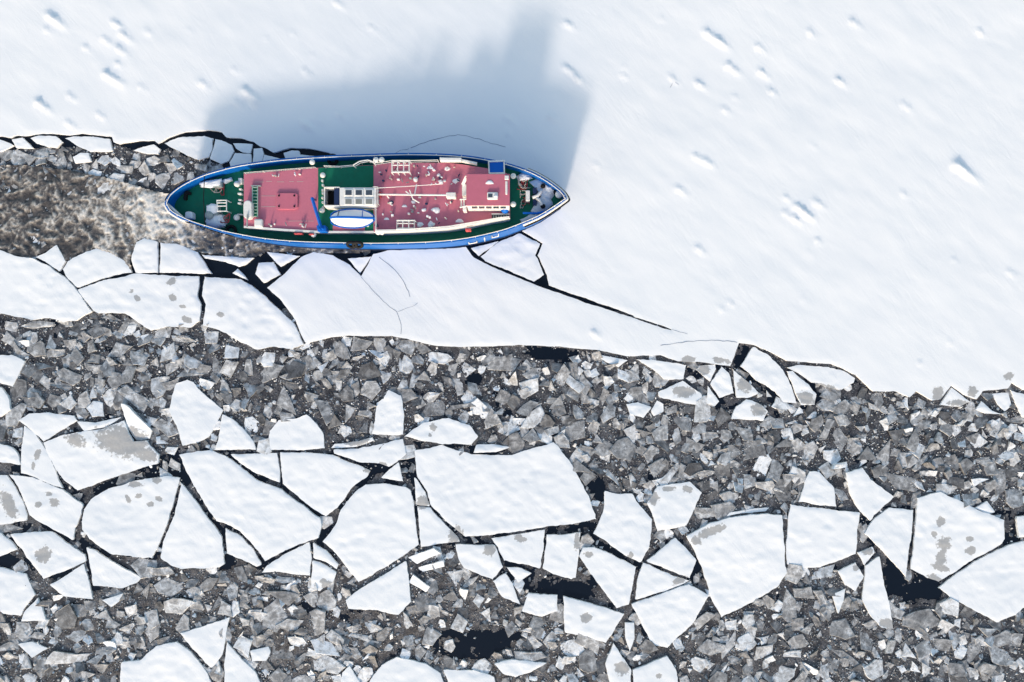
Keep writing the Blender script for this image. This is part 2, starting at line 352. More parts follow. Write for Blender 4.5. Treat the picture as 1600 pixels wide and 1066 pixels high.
# ---------------------------------------------------------------- ice floes, one object each: (label, outline in photo pixels)
FLOES = [
 ('wide snowy plate at the left edge just below the churned wake', [(-150,387),(-60,388),(0,391),(25,400),(52,404),(75,415),(93,428),(101,433),(119,453),(129,468),(143,487),(120,500),(100,502),(75,497),(50,500),(25,495),(0,490),(-150,485)]),
 ('peaked snow piece poking up into the wake below its left part', [(56,402),(68,396),(88,383),(99,402),(102,408),(95,420),(92,424),(75,412)]),
 ('humped snow plate with ragged top bordering the wake left of two small plates', [(98,421),(106,408),(122,399),(150,388),(175,396),(194,408),(205,425),(160,435),(121,449),(103,431)]),
 ('small upright rectangular snow plate under the wake behind the stern', [(213,378),(226,372),(246,378),(247,400),(246,426),(212,426),(205,404)]),
 ('wedge shaped snow plate below the stern with a blue shaded hollow', [(250,379),(275,381),(309,394),(318,408),(331,428),(290,427),(249,426),(250,400)]),
 ('long plate with grey bare spots above the left slush band', [(122,453),(160,439),(210,428),(250,430),(310,432),(308,462),(314,476),(311,502),(295,511),(262,510),(235,516),(207,498),(195,490),(153,490),(145,485),(131,466)]),
 ('plate left of the curved dark lead with one small grey spot', [(319,432),(335,433),(375,436),(392,445),(402,453),(425,474),(445,492),(459,507),(466,521),(473,538),(455,545),(425,541),(400,545),(385,537),(360,525),(340,515),(317,508),(317,500),(321,476),(315,462)]),
 ('thin sliver of snow ice along the blue hull near the stern', [(313,397),(350,401),(396,403),(385,412),(373,417),(352,409),(320,404)]),
 ('tiny white fragment at the tip of the dark triangular opening', [(371,420),(379,428),(387,438),(363,427)]),
 ('small squarish floe at the head of the curved dark lead', [(404,411),(427,409),(438,429),(412,442),(399,428)]),
 ('blue shaded triangular piece against the hull above the curved lead', [(417,394),(468,400),(438,417),(428,408)]),
 ('small blue shaded triangle wedged in the notch below the hull amidships', [(543,404),(580,401),(562,427)]),
 ('small triangular piece against the hull below the white bow lettering', [(736,388),(779,377),(748,400)]),
 ('tilted four sided plate between the bow and the long dark crack', [(782,377),(812,365),(844,381),(836,399),(850,429),(834,440),(800,425),(758,408),(751,401)]),
 ('curved plate under the arched crack above the stern', [(257,224),(281,215),(319,212),(333,216),(331,232),(325,246),(310,250),(292,243),(275,234)]),
 ('snow plate with a slanting crack edge above the stern deck', [(336,217),(346,219),(361,226),(365,236),(357,251),(345,256),(328,248),(333,233)]),
 ('small plate under the dark crack above the red aft roof', [(364,224),(394,225),(391,239),(379,238),(369,232)]),
 ('blue shaded plate touching the upper hull side by the stern', [(367,239),(392,241),(392,256),(361,266),(358,254)]),
 ('narrow upright block beside the jagged crack above the aft roof', [(396,232),(409,231),(412,240),(408,257),(395,256)]),
 ('thin blue shaded wedge lying along the upper hull side', [(413,242),(442,249),(430,256),(410,258)]),
 ('long blue shaded sliver between crack and upper hull side', [(443,239),(456,235),(467,236),(468,242),(505,245),(522,248),(470,252),(447,252)]),
 ('white wedge at the left edge under the ice sheet rim', [(-60,215),(0,218),(20,227),(0,236),(-60,238)]),
 ('white block second from the left edge under the ice sheet rim', [(18,218),(35,215),(44,224),(52,232),(25,231)]),
 ('split white slab under the thin crack at upper left', [(47,216),(60,212),(87,213),(97,222),(88,231),(72,229),(56,224)]),
 ('long white slab ending the broken rim at upper left', [(101,216),(115,213),(145,213),(171,217),(175,235),(140,237),(120,228)]),
 ('white snow topped block below the long slab at upper left', [(113,245),(125,239),(138,239),(142,252),(117,255)]),
 ('white broken block by the brown slush left of the arched crack', [(208,235),(224,229),(240,226),(250,233),(247,241),(228,240)]),
 ('left edge floe with a bright rim above the slushy lead', [(-60,558),(16,555),(37,565),(28,585),(19,604),(0,598),(-60,590)]),
 ('left edge floe with a pointed right end below the bright rimmed floe', [(-60,592),(0,606),(12,622),(16,640),(0,651),(-60,657)]),
 ('low white floe with a ragged upper edge at left', [(30,657),(46,647),(75,645),(114,650),(119,658),(95,672),(68,689),(52,674)]),
 ('thin white strip between slush and the half grey floe', [(122,659),(148,661),(186,653),(165,667),(133,673)]),
 ('bluish white triangle leaning on the half grey floe', [(191,632),(198,634),(222,657),(236,673),(232,685),(209,689),(199,667)]),
 ('floe half covered by a big flat grey patch', [(69,692),(100,680),(132,675),(162,671),(193,658),(199,676),(207,691),(228,689),(247,711),(245,724),(225,730),(175,747),(121,766),(100,750),(87,732),(76,710)]),
 ('tall curved floe with a small grey spot left of the half grey floe', [(38,667),(53,677),(66,696),(79,720),(89,746),(97,762),(82,758),(52,744),(33,739),(34,700)]),
 ('small floe at the left edge beside the tall curved floe', [(-60,690),(0,694),(16,699),(25,708),(30,726),(15,723),(-60,720)]),
 ('diamond floe with scattered grey spots left of the large rounded floe', [(15,743),(50,747),(97,766),(128,789),(124,806),(116,825),(113,843),(87,829),(62,816),(46,805),(39,785),(28,761)]),
 ('left edge floe with one long grey streak', [(-60,740),(10,744),(23,762),(35,787),(41,805),(40,813),(18,818),(-60,823)]),
 ('floe with a grey patch on its upper edge near the left side', [(17,836),(55,832),(79,832),(100,847),(131,867),(133,877),(105,890),(68,904),(50,880),(32,856)]),
 ('small left edge wedge above the black triangular water', [(-60,828),(0,833),(15,846),(26,859),(0,869),(-60,868)]),
 ('left edge floe below the black triangular water', [(-60,880),(0,888),(40,898),(47,913),(54,930),(37,950),(31,962),(14,960),(-60,945)]),
 ('small triangle floe under the left edge floe', [(58,936),(65,950),(70,969),(50,970),(33,971),(39,956)]),
 ('triangular floe between two dark leads at lower left', [(129,883),(136,903),(143,936),(100,931),(87,921),(79,914),(105,899)]),
 ('long triangular floe under the big rounded floe at left', [(136,857),(150,862),(175,879),(200,892),(218,903),(211,911),(190,919),(167,916),(146,915),(141,885)]),
 ('large rounded floe with small grey dashes near its top', [(279,748),(260,745),(225,749),(170,764),(144,780),(132,796),(128,815),(129,827),(141,842),(175,865),(207,870),(237,872),(249,845),(262,812),(271,780)]),
 ('tall wedge floe narrowing to a point at its top', [(283,757),(297,774),(315,799),(333,821),(345,839),(349,865),(350,881),(342,886),(312,888),(282,888),(268,883),(252,872),(255,847),(265,822),(273,806),(279,778)]),
 ('tall floe with a narrow top rising into the slush band', [(292,594),(276,600),(272,613),(265,641),(277,667),(285,695),(308,691),(327,680),(347,641),(335,630),(313,612),(302,598)]),
 ('triangular floe right of the tall narrow topped floe', [(348,649),(342,680),(336,703),(370,702),(399,702),(395,690),(378,669),(363,656)]),
 ('hump shaped floe with blue dimples above the long dark crack', [(436,657),(461,655),(478,649),(494,663),(503,677),(506,700),(467,703),(418,702),(422,674)]),
 ('narrow upright floe standing in the slush above a wing shaped floe', [(607,611),(626,619),(630,645),(629,678),(581,678),(587,657),(589,630),(600,624)]),
 ('low hill shaped floe right of the narrow upright floe', [(633,682),(648,670),(663,661),(700,654),(733,666),(745,682),(735,694),(688,693),(655,688)]),
 ('thin bluish wedge at the upper rim of the biggest square floe', [(742,707),(746,696),(770,695),(797,699),(775,706)]),
 ('wing shaped floe with a grey spot at its lower edge', [(523,703),(560,702),(600,693),(628,687),(633,710),(621,719),(607,729),(592,724),(560,721),(537,713),(524,709)]),
 ('small triangle at the meeting of four dark leads', [(622,724),(629,752),(597,746),(609,734)]),
 ('grey edged strip floe left of the wing shaped floe', [(519,700),(524,694),(560,690),(580,684),(583,689),(555,698),(535,700)]),
 ('biggest square floe in the middle of the broken field', [(649,705),(667,702),(690,697),(710,703),(737,711),(770,712),(800,712),(832,701),(864,692),(872,699),(891,725),(911,760),(929,803),(930,811),(895,818),(860,821),(805,831),(765,836),(728,838),(713,827),(698,814),(675,790),(667,766),(653,745)]),
 ('narrow sliver with a grey tip on the left side of the biggest floe', [(648,748),(651,750),(664,770),(670,790),(651,788)]),
 ('triangular floe with a grey corner under the biggest floe', [(653,793),(672,795),(694,819),(715,841),(717,846),(700,848),(659,854),(656,825)]),
 ('big pear shaped floe left of the biggest square floe', [(571,758),(605,758),(632,762),(640,767),(645,787),(651,840),(653,851),(632,866),(600,887),(560,909),(552,898),(524,863),(505,846),(515,834),(525,819),(533,797),(547,779),(560,765)]),
 ('quadrilateral floe between the long diagonal lead and the pear shaped floe', [(439,708),(480,708),(520,712),(540,721),(562,729),(577,736),(572,745),(550,761),(527,793),(509,806),(491,796),(468,778),(443,756),(441,730)]),
 ('small thin triangle floe on top of the long sloping floe', [(362,711),(400,710),(432,709),(435,730),(436,753),(425,749),(401,740),(379,726)]),
 ('largest sloping floe left of centre with smooth snow', [(280,712),(305,707),(330,706),(350,713),(363,721),(400,750),(437,765),(471,789),(499,810),(501,822),(497,840),(484,844),(445,859),(414,876),(405,864),(396,852),(375,830),(351,818),(338,814),(324,793),(309,770),(293,741)]),
 ('small triangle floe tucked under the largest sloping floe', [(353,827),(375,839),(395,859),(407,882),(400,885),(385,878),(355,865)]),
 ('crescent floe above the lower left slush', [(482,849),(485,868),(483,899),(460,897),(430,892),(410,895),(418,884),(450,864)]),
 ('small leaf shaped floe beside the crescent floe', [(490,850),(510,862),(528,882),(525,889),(508,877),(491,872)]),
 ('small floe with a grey lower half below the leaf shaped floe', [(489,878),(507,884),(524,895),(518,910),(500,923),(487,917)]),
 ('triangular floe hanging under the pear shaped floe', [(633,879),(637,902),(641,941),(622,960),(590,953),(545,951),(541,938),(563,921),(600,899)]),
 ('white tilted slab lying under the triangular floe with the grey corner', [(638,872),(677,857),(687,864),(652,882)]),
 ('second white slab stacked below the tilted slab', [(655,887),(692,876),(693,885),(655,896)]),
 ('short bright slab tipped up in dark slush', [(646,899),(671,917),(665,925),(640,911)]),
 ('floe with a grey corner below the lower edge of the biggest floe', [(713,852),(750,853),(772,854),(779,870),(785,886),(769,905),(725,887),(717,872)]),
 ('left half of the split pair under the biggest floe', [(769,842),(800,837),(850,829),(849,850),(843,887),(822,882),(800,878),(788,876),(779,855)]),
 ('right half of the split pair with a grey right edge', [(855,837),(875,837),(906,833),(904,865),(899,902),(892,905),(865,897),(849,888),(853,860)]),
 ('small pointed piece left of the long black lead', [(792,887),(815,889),(829,896),(810,910),(801,898)]),
 ('small dark edged triangle below the small pointed piece', [(789,898),(800,912),(812,944),(800,940),(785,932),(771,909)]),
 ('kite shaped floe pointing down in the middle right', [(912,857),(930,857),(955,867),(993,887),(989,912),(982,944),(963,950),(936,913),(906,870)]),
 ('egg shaped floe right of the biggest square floe', [(946,769),(965,773),(988,773),(999,790),(1018,812),(1016,842),(1013,856),(1000,877),(975,866),(952,849),(928,834),(934,822),(944,795)]),
 ('five sided floe with grey upper rim beside the egg shaped floe', [(1028,761),(1077,754),(1096,771),(1082,800),(1072,821),(1028,829),(1021,807),(1012,787)]),
 ('roof shaped floe above the one with the grey tip', [(1055,842),(1072,857),(1087,876),(1077,903),(1050,892),(1012,877),(1033,860)]),
 ('triangular floe with a grey tip at its right end', [(1006,881),(1030,891),(1050,900),(1076,908),(1037,924),(994,936),(997,906)]),
 ('broad shield shaped floe under the grey tipped one', [(1076,914),(1106,931),(1086,969),(1043,1012),(1019,1006),(1002,970),(988,945),(1027,931)]),
 ('very large smooth floe right of centre tapering downward', [(1074,839),(1112,818),(1150,808),(1199,804),(1221,806),(1224,840),(1226,882),(1229,896),(1215,916),(1200,927),(1173,942),(1128,965),(1113,935),(1099,889),(1088,865)]),
 ('thin bluish strip on the upper rim of the very large smooth floe', [(1138,806),(1142,801),(1175,796),(1200,794),(1195,799),(1160,802)]),
 ('nearly square floe right of the very large smooth floe', [(1236,789),(1270,794),(1307,798),(1342,802),(1339,825),(1336,865),(1308,876),(1282,886),(1238,888),(1231,880),(1230,850),(1233,815)]),
 ('rounded triangle floe sitting on top of the square floe', [(1266,738),(1280,739),(1302,762),(1306,791),(1275,788),(1249,784),(1258,757)]),
 ('bent floe with a blunt top right of the rounded triangle', [(1323,740),(1348,732),(1361,751),(1396,777),(1366,804),(1360,813),(1342,795),(1328,770)]),
 ('pointed floe beside the spotted floe', [(1390,795),(1427,798),(1425,832),(1419,862),(1415,900),(1377,857),(1352,834),(1367,813)]),
 ('large floe with a cluster of dark grey spots at right', [(1434,779),(1470,770),(1525,796),(1568,813),(1569,842),(1564,850),(1525,872),(1468,909),(1450,903),(1425,889),(1431,835)]),
 ('small white cap at the upper right rim of the spotted floe', [(1524,794),(1542,784),(1554,800),(1543,803)]),
 ('large right edge floe with a curved lower rim', [(1468,919),(1525,878),(1575,854),(1597,847),(1680,842),(1680,935),(1598,950),(1587,961),(1558,972),(1525,955),(1487,935)]),
 ('floe cut by the right edge above the curved rim floe', [(1591,808),(1680,800),(1680,836),(1592,840)]),
 ('small four sided floe below the square floe', [(1310,893),(1337,880),(1349,901),(1336,923),(1321,914)]),
 ('tall narrow floe left of the black water pool', [(1353,886),(1374,872),(1379,900),(1389,942),(1396,982),(1378,980),(1360,960),(1348,937),(1352,905)]),
 ('small floe with a grey top between square and tall floes', [(1341,864),(1363,856),(1366,864),(1351,882)]),
 ('tiny white triangle left of the tall narrow floe', [(1301,930),(1321,922),(1318,940),(1310,957)]),
 ('small trapezoid floe under the long black lead', [(826,929),(870,931),(870,955),(847,963),(817,955)]),
 ('arrow shaped floe with a grey spot below the kite shaped floe', [(881,933),(913,942),(974,960),(959,985),(946,1004),(917,994),(884,988),(882,960)]),
 ('slim white splinter right of the arrow shaped floe', [(977,975),(990,975),(991,997),(984,1017),(978,997)]),
 ('pointed floe with a grey lower half at the bottom edge', [(959,1007),(975,1031),(986,1048),(985,1100),(957,1095),(947,1038)]),
 ('floe with a grey spot cut by the bottom edge', [(1042,1027),(1055,1046),(1070,1110),(990,1110),(990,1048)]),
 ('snow heaped floe at the bottom edge below the black pool', [(578,1066),(597,1040),(620,1028),(665,1038),(687,1053),(708,1110),(572,1110)]),
 ('flat floe at the bottom edge right of the heaped floe', [(694,1048),(740,1048),(771,1059),(788,1110),(720,1110)]),
 ('bluish wedge floe near the bottom under the black pool', [(774,1038),(800,1031),(852,1037),(830,1050),(806,1058),(786,1052)]),
 ('small floe tip at the bottom edge left of the heaped floe', [(546,1042),(563,1069),(560,1110),(525,1110),(535,1053)]),
 ('small white floe alone in the bottom left slush', [(392,1018),(418,1012),(421,1020),(415,1032),(395,1033)]),
 ('tiny triangle in the slush below the long triangular floe', [(160,938),(190,929),(184,941),(174,948)]),
 ('tiny white triangle near the bottom left corner', [(29,1007),(50,1004),(72,1014),(50,1027)]),
 ('hummocky floe at the bottom edge with blue hollows', [(191,1036),(220,1032),(245,1010),(275,1004),(297,1019),(323,1053),(345,1110),(190,1110),(189,1060)]),
 ('triangular floe with a straight top at bottom left', [(282,990),(320,979),(358,966),(354,985),(347,1023),(330,1043),(301,1014)]),
 ('tall floe wedge cut by the bottom edge at left', [(355,1005),(375,1028),(399,1053),(425,1110),(348,1110),(351,1037)]),
 ('big pointed floe split off the ice sheet by the dark notch', [(1178,544),(1200,555),(1223,578),(1236,602),(1244,629),(1224,629),(1212,612),(1198,602),(1184,595),(1158,573)]),
 ('leaf floe with a grey lower half beside the pointed floe', [(1231,581),(1240,581),(1264,602),(1275,616),(1272,632),(1252,632),(1244,615)]),
 ('lens shaped floe along the ice sheet rim', [(1232,575),(1252,571),(1295,574),(1321,582),(1335,591),(1333,598),(1312,609),(1297,606),(1270,598),(1251,585)]),
 ('five sided white floe left of the dark notch', [(1128,574),(1139,585),(1146,614),(1125,621),(1111,600)]),
 ('half grey quadrilateral floe beneath the dark notch', [(1146,578),(1158,588),(1185,614),(1168,621),(1152,621)]),
 ('thin white triangle left of the five sided floe', [(1107,605),(1123,627),(1117,634),(1105,630)]),
 ('small floe with a grey left end under the ice rim', [(1083,573),(1117,570),(1118,577),(1109,595)]),
 ('white topped floe with a grey right half in the dark brash', [(1030,613),(1067,596),(1095,617),(1094,633),(1050,626),(1032,621)]),
 ('bright white block left of the white topped floe', [(980,632),(997,629),(1016,637),(1005,652),(985,647)]),
 ('small bright block right of the bright white block', [(1019,642),(1027,627),(1036,632),(1036,643),(1022,649)]),
 ('cracked floe with a dirty lower rim below the half grey floe', [(1167,625),(1190,634),(1199,643),(1192,657),(1165,655),(1144,654),(1151,636)]),
 ('slab along the ice rim above the bright blocks', [(996,562),(1040,566),(1071,571),(1067,592),(1038,592),(1022,578)]),
 ('small slab broken off the ice rim left of the longer slab', [(930,553),(955,558),(979,563),(966,573),(948,566)]),
 ('thin wedge slab against the ice rim near the right edge', [(1488,607),(1515,628),(1500,635),(1470,633)]),
 ('small upright block under the ice rim at far right', [(1551,616),(1575,614),(1580,634),(1570,642),(1560,632)]),
 ('sloping block left of the upright block at far right', [(1535,628),(1550,642),(1564,647),(1540,646),(1526,640)]),
 ('corner block cut by the right edge under the ice rim', [(1580,610),(1604,618),(1680,640),(1680,665),(1598,652)]),
]
floe_objs = []
for i, (lab, poly) in enumerate(FLOES):
    xs = [p[0] for p in poly]; ys = [p[1] for p in poly]; w = max(xs)-min(xs); h = max(ys)-min(ys); size = math.sqrt(w*h)
    small = size < 34; mx, my = sum(xs)/len(xs), sum(ys)/len(ys); g_ = 1+2.0/size; poly = [(mx+(x-mx)*g_, my+(y-my)*g_) if -50 < x < 1650 and y < 1090 and y > 505 else (x, y) for x, y in poly]
    rr = random.Random(i*13+5)
    zt = (.13 if small else .17)+rr.uniform(0, .07)
    if ys[0] < 440: zt = .24
    tl = (rr.uniform(-.015, .015), rr.uniform(-.015, .015)) if not small else (rr.uniform(-.05, .05), rr.uniform(-.05, .05))
    if 'leaning' in lab or 'tipped up' in lab or 'tilted slab' in lab: tl = (.10, .16)
    if 'tilted four' in lab: tl = (.0, -.012)
    o = plate('ice_floe', poly, zt, .22 if size > 60 else (.16 if size > 30 else .11), M['snow'], .5, (.06 if size > 40 else .035), 1.25, .13 if size > 40 else .09, tilt=tl)
    tag(o, lab, 'ice floe', 'snow covered ice floes'); floe_objs.append((o, lab, sum(xs)/len(xs), sum(ys)/len(ys), size, poly))

# ---------------------------------------------------------------- brash ice between the floes
GX0, GX1, GY0, GY1 = -150, 1750, 190, 1160
W, Hh = GX1-GX0, GY1-GY0
MX, MY = np.meshgrid(np.arange(GX0, GX1)+.5, np.arange(GY0, GY1)+.5)
def fill(mask, poly, val=True):
    xs = [p[0] for p in poly]; ys = [p[1] for p in poly]
    x0, x1 = int(max(min(xs)-1, GX0)), int(min(max(xs)+2, GX1)); y0, y1 = int(max(min(ys)-1, GY0)), int(min(max(ys)+2, GY1))
    if x1 <= x0 or y1 <= y0: return
    sub = (slice(y0-GY0, y1-GY0), slice(x0-GX0, x1-GX0)); k = inside(poly, MX[sub], MY[sub]); mask[sub][k] = val
solid = np.zeros((Hh, W), bool)                      # where snow covered plates lie
fill(solid, SHEET)
for _, _, _, _, _, poly in floe_objs: fill(solid, poly)
HULLPX = [(262,318),(275,300),(300,285),(345,268),(400,258),(480,252),(640,250),(745,256),(825,276),(866,298),(878,312),(846,347),(811,362),(741,382),(640,390),(540,391),(440,386),(350,368),(296,350),(272,335)]
hullm = np.zeros((Hh, W), bool); fill(hullm, HULLPX)
WAKE = [(-150,262),(0,258),(60,262),(110,268),(160,278),(200,288),(240,300),(268,306),(262,320),(296,348),(350,368),(440,386),(520,389),(580,391),(560,397),(520,398),(480,397),(440,396),(418,394),(398,403),(350,401),(312,396),(280,384),(247,380),(226,374),(214,378),(205,404),
        (206,424),(195,409),(175,397),(150,389),(122,400),(106,409),(97,405),(88,384),(68,397),(50,404),(25,401),(0,392),(-150,389)]
wakem = np.zeros((Hh, W), bool); fill(wakem, WAKE)
STERN = [(-150,236),(0,236),(52,232),(75,231),(90,232),(120,230),(140,238),(176,236),(178,226),(214,236),(230,241),(250,242),(262,232),(292,246),(330,252),(348,262),(320,275),(268,306),(200,300),(100,285),(0,275),(-150,275)]
CLEAR = [[(-150,690),(60,700),(100,755),(130,770),(280,700),(420,700),(520,705),(640,690),(660,700),(650,850),(560,910),(500,850),(420,890),(350,890),(240,885),(150,925),(0,880),(-150,870)],
         [(640,690),(800,700),(870,690),(930,790),(945,830),(1010,870),(1060,830),(1100,860),(1110,930),(1000,1000),(960,960),(900,935),(840,930),(780,900),(720,860),(650,850)],
         [(1225,800),(1345,795),(1400,790),(1600,800),(1750,800),(1750,850),(1480,915),(1420,905),(1340,890),(1235,895)],
         [(820,540),(905,546),(900,565),(865,572),(835,556)], [(660,536),(725,544),(720,552),(670,552)], [(1085,568),(1155,540),(1180,545),(1160,575),(1190,600),(1250,570),(1280,605),(1300,615),(1260,640),(1120,640),(1040,600)],
         [(1330,590),(1365,612),(1330,625)]]
def ell(cx, cy, rx, ry): return [(cx+rx*math.cos(t*math.pi/9)*(1+.15*math.sin(3*t)), cy+ry*math.sin(t*math.pi/9)*(1+.15*math.cos(2*t))) for t in range(18)]
CLEAR += [ell(728,1006,58,24), ell(790,998,24,15), ell(1438,925,34,26), ell(1400,905,26,28), ell(880,922,58,24), ell(740,592,16,12), ell(25,880,30,18), ell(1222,690,14,10), ell(935,760,16,26), ell(180,575,14,10), ell(1175,745,12,14), ell(560,962,34,10)]
clear = np.zeros((Hh, W), bool)
for q in CLEAR: fill(clear, q)
holes = np.zeros((Hh, W), bool)
for q in [ell(730,1006,62,25), ell(795,998,26,15), ell(1440,922,32,24), ell(1398,898,20,24), ell(885,922,40,16), ell(862,553,42,10), ell(742,592,12,9), ell(1166,562,9,22), ell(22,880,24,13), ell(937,765,9,20)]: fill(holes, q)
for j, i in zip(*np.nonzero(holes)):                 # ragged rims and stray slush tongues in the pools
    if noise.noise((i*.035, j*.06, 4.4))+.6*noise.noise((i*.11, j*.13, 1.7)) < -.16: holes[j, i] = False
brash = (MY > 486) & ~solid & ~hullm & ~holes
st = np.zeros((Hh, W), bool); fill(st, STERN); brash |= st & ~solid & ~hullm
slushm = brash & ~clear

# slush: a knobbly skin of fine ice floating between the pieces
step = 2
V, F, vid = [], [], {}
for j in range(0, Hh-step, step):
    for i in range(0, W-step, step):
        cx, cy = GX0+i+step/2, GY0+j+step/2
        if not slushm[j+1, i+1]:
            if not (brash[j+1, i+1] and noise.noise((cx*.045, cy*.045, 2.2))+.4*noise.noise((cx*.15, cy*.15, 2.2)) > .02): continue
        elif noise.noise((cx*.03, cy*.03, 6.1)) + .5*noise.noise((cx*.1, cy*.1, 1.1)) < -.62: continue
        f = []
        for a, b in ((i, j+step), (i+step, j+step), (i+step, j), (i, j)):
            if (a, b) not in vid:
                px, py = GX0+a, GY0+b; x, y = P(px, py)
                x += .09*noise.noise((px*.37, py*.37, 0)); y += .09*noise.noise((px*.37, py*.37, 5))
                vid[(a, b)] = len(V); V.append((x, y, .025+.03*noise.noise((x*2.2, y*2.2, 0))+.02*noise.noise((x*6, y*6, 3))))
            f.append(vid[(a, b)])
        F.append(f)
tag(mesh_obj('slush', V, F, M['slush'], smooth=True), 'dark grey slush floating between the broken ice', kind='stuff')

# churned propeller wash behind the stern
poly = [P(*q) for q in WAKE]; xs = [p[0] for p in poly]; ys = [p[1] for p in poly]
wx = np.arange(min(xs), max(xs), .10); wy = np.arange(min(ys), max(ys), .10)
GXw, GYw = np.meshgrid(wx, wy); inn = inside(poly, GXw, GYw) & ~inside([P(*q) for q in HULLPX], GXw, GYw)
V, F, vid, foam = [], [], {}, []
stx, sty = P(262, 322)
def ridge(x, y, s, o):
    w = Vector((x*s, y*s, o)); q = noise.noise_vector(w*.6)*.9
    return 1-abs(noise.noise(w+q))*2.2
for j in range(len(wy)-1):
    for i in range(len(wx)-1):
        if not inn[j, i]: continue
        f = []
        for a, b in ((i, j), (i+1, j), (i+1, j+1), (i, j+1)):
            if (a, b) not in vid:
                x, y = wx[a], wy[b]; r1 = ridge(x, y, .7, 1); r2 = ridge(x, y, 1.7, 4); r3 = ridge(x, y, 3.4, 9)
                r = .45*r1+.33*r2+.22*r3
                near = math.exp(-(math.hypot((x-stx)*.75, y-sty+.3)/4.2)**2)
                vid[(a, b)] = len(V); V.append((x, y, .04+.24*r+.05*near))
                foam.append(min(1, max(0, .10+.85*max(0, r)**2+.52*near+.14*noise.noise((x*.25, y*.25, 3)))))
            f.append(vid[(a, b)])
        F.append(f)
tag(mesh_obj('propeller_wash', V, F, M['wake'], smooth=True, attrs={'foam': foam}), 'brown foaming water churned up behind the stern', kind='stuff')

def chunk_poly(r, a, b, ang, n=None):
    n = n or r.choice((3, 4, 4, 4, 5, 5, 6)); t0 = r.uniform(0, 6.28); pts = []
    for k in range(n):
        t = t0+(k+r.uniform(-.32, .32))*2*math.pi/n; q = r.uniform(.80, 1.22)
        pts.append((a*q*math.cos(t), b*q*math.sin(t)))
    c, s = math.cos(ang), math.sin(ang)
    return [(x*c-y*s, x*s+y*c) for x, y in pts]
def chunk_geo(r, poly, thick, tone, tilt, z):
    """one broken block: worn top rim, uneven top, rough sides"""
    n = len(poly); ring = []
    for i in range(n):                       # split every side once so the outline is uneven
        a, b = poly[i], poly[(i+1) % n]; l = math.hypot(b[0]-a[0], b[1]-a[1])
        ring.append(a); ring.append(((a[0]+b[0])/2+r.uniform(-.06, .06)*l, (a[1]+b[1])/2+r.uniform(-.06, .06)*l))
    m = len(ring); V = []; T = []; F = []
    for s, z0, tn in ((.97, -thick, 0), (1.0, -.05*thick, 0), (.94, .06*thick, 0)):
        for (x, y) in ring:
            k = s*(1+r.uniform(-.03, .03)); V.append((x*k, y*k, z0+r.uniform(-.12, .12)*thick*(z0 > -thick/2))); T.append(tone+tn)
    cs = len(V)
    for k in range(0, m, 2):
        x, y = ring[k]; V.append((x*.5, y*.5, .07*thick+r.uniform(-.05, .05)*thick)); T.append(tone+r.uniform(-.10, .10))
    V.append((0, 0, .08*thick+r.uniform(-.06, .06)*thick)); T.append(tone+r.uniform(-.1, .15)); ct = len(V)-1
    for L_ in (0, 1):
        for i in range(m):
            j = (i+1) % m; a = L_*m
            F.append((a+i, a+j, a+m+j, a+m+i))
    h = m//2; top = 2*m
    for k in range(h):
        i0, i1, i2 = top+2*k, top+2*k+1, top+(2*k+2) % m; c0, c1 = cs+k, cs+(k+1) % h
        F += [(i0, i1, c0), (i1, c1, c0), (i1, i2, c1), (c0, c1, ct)]
    tx, ty = tilt
    V = [(x, y, zz+z+x*tx+y*ty) for x, y, zz in V]
    return V, F, T
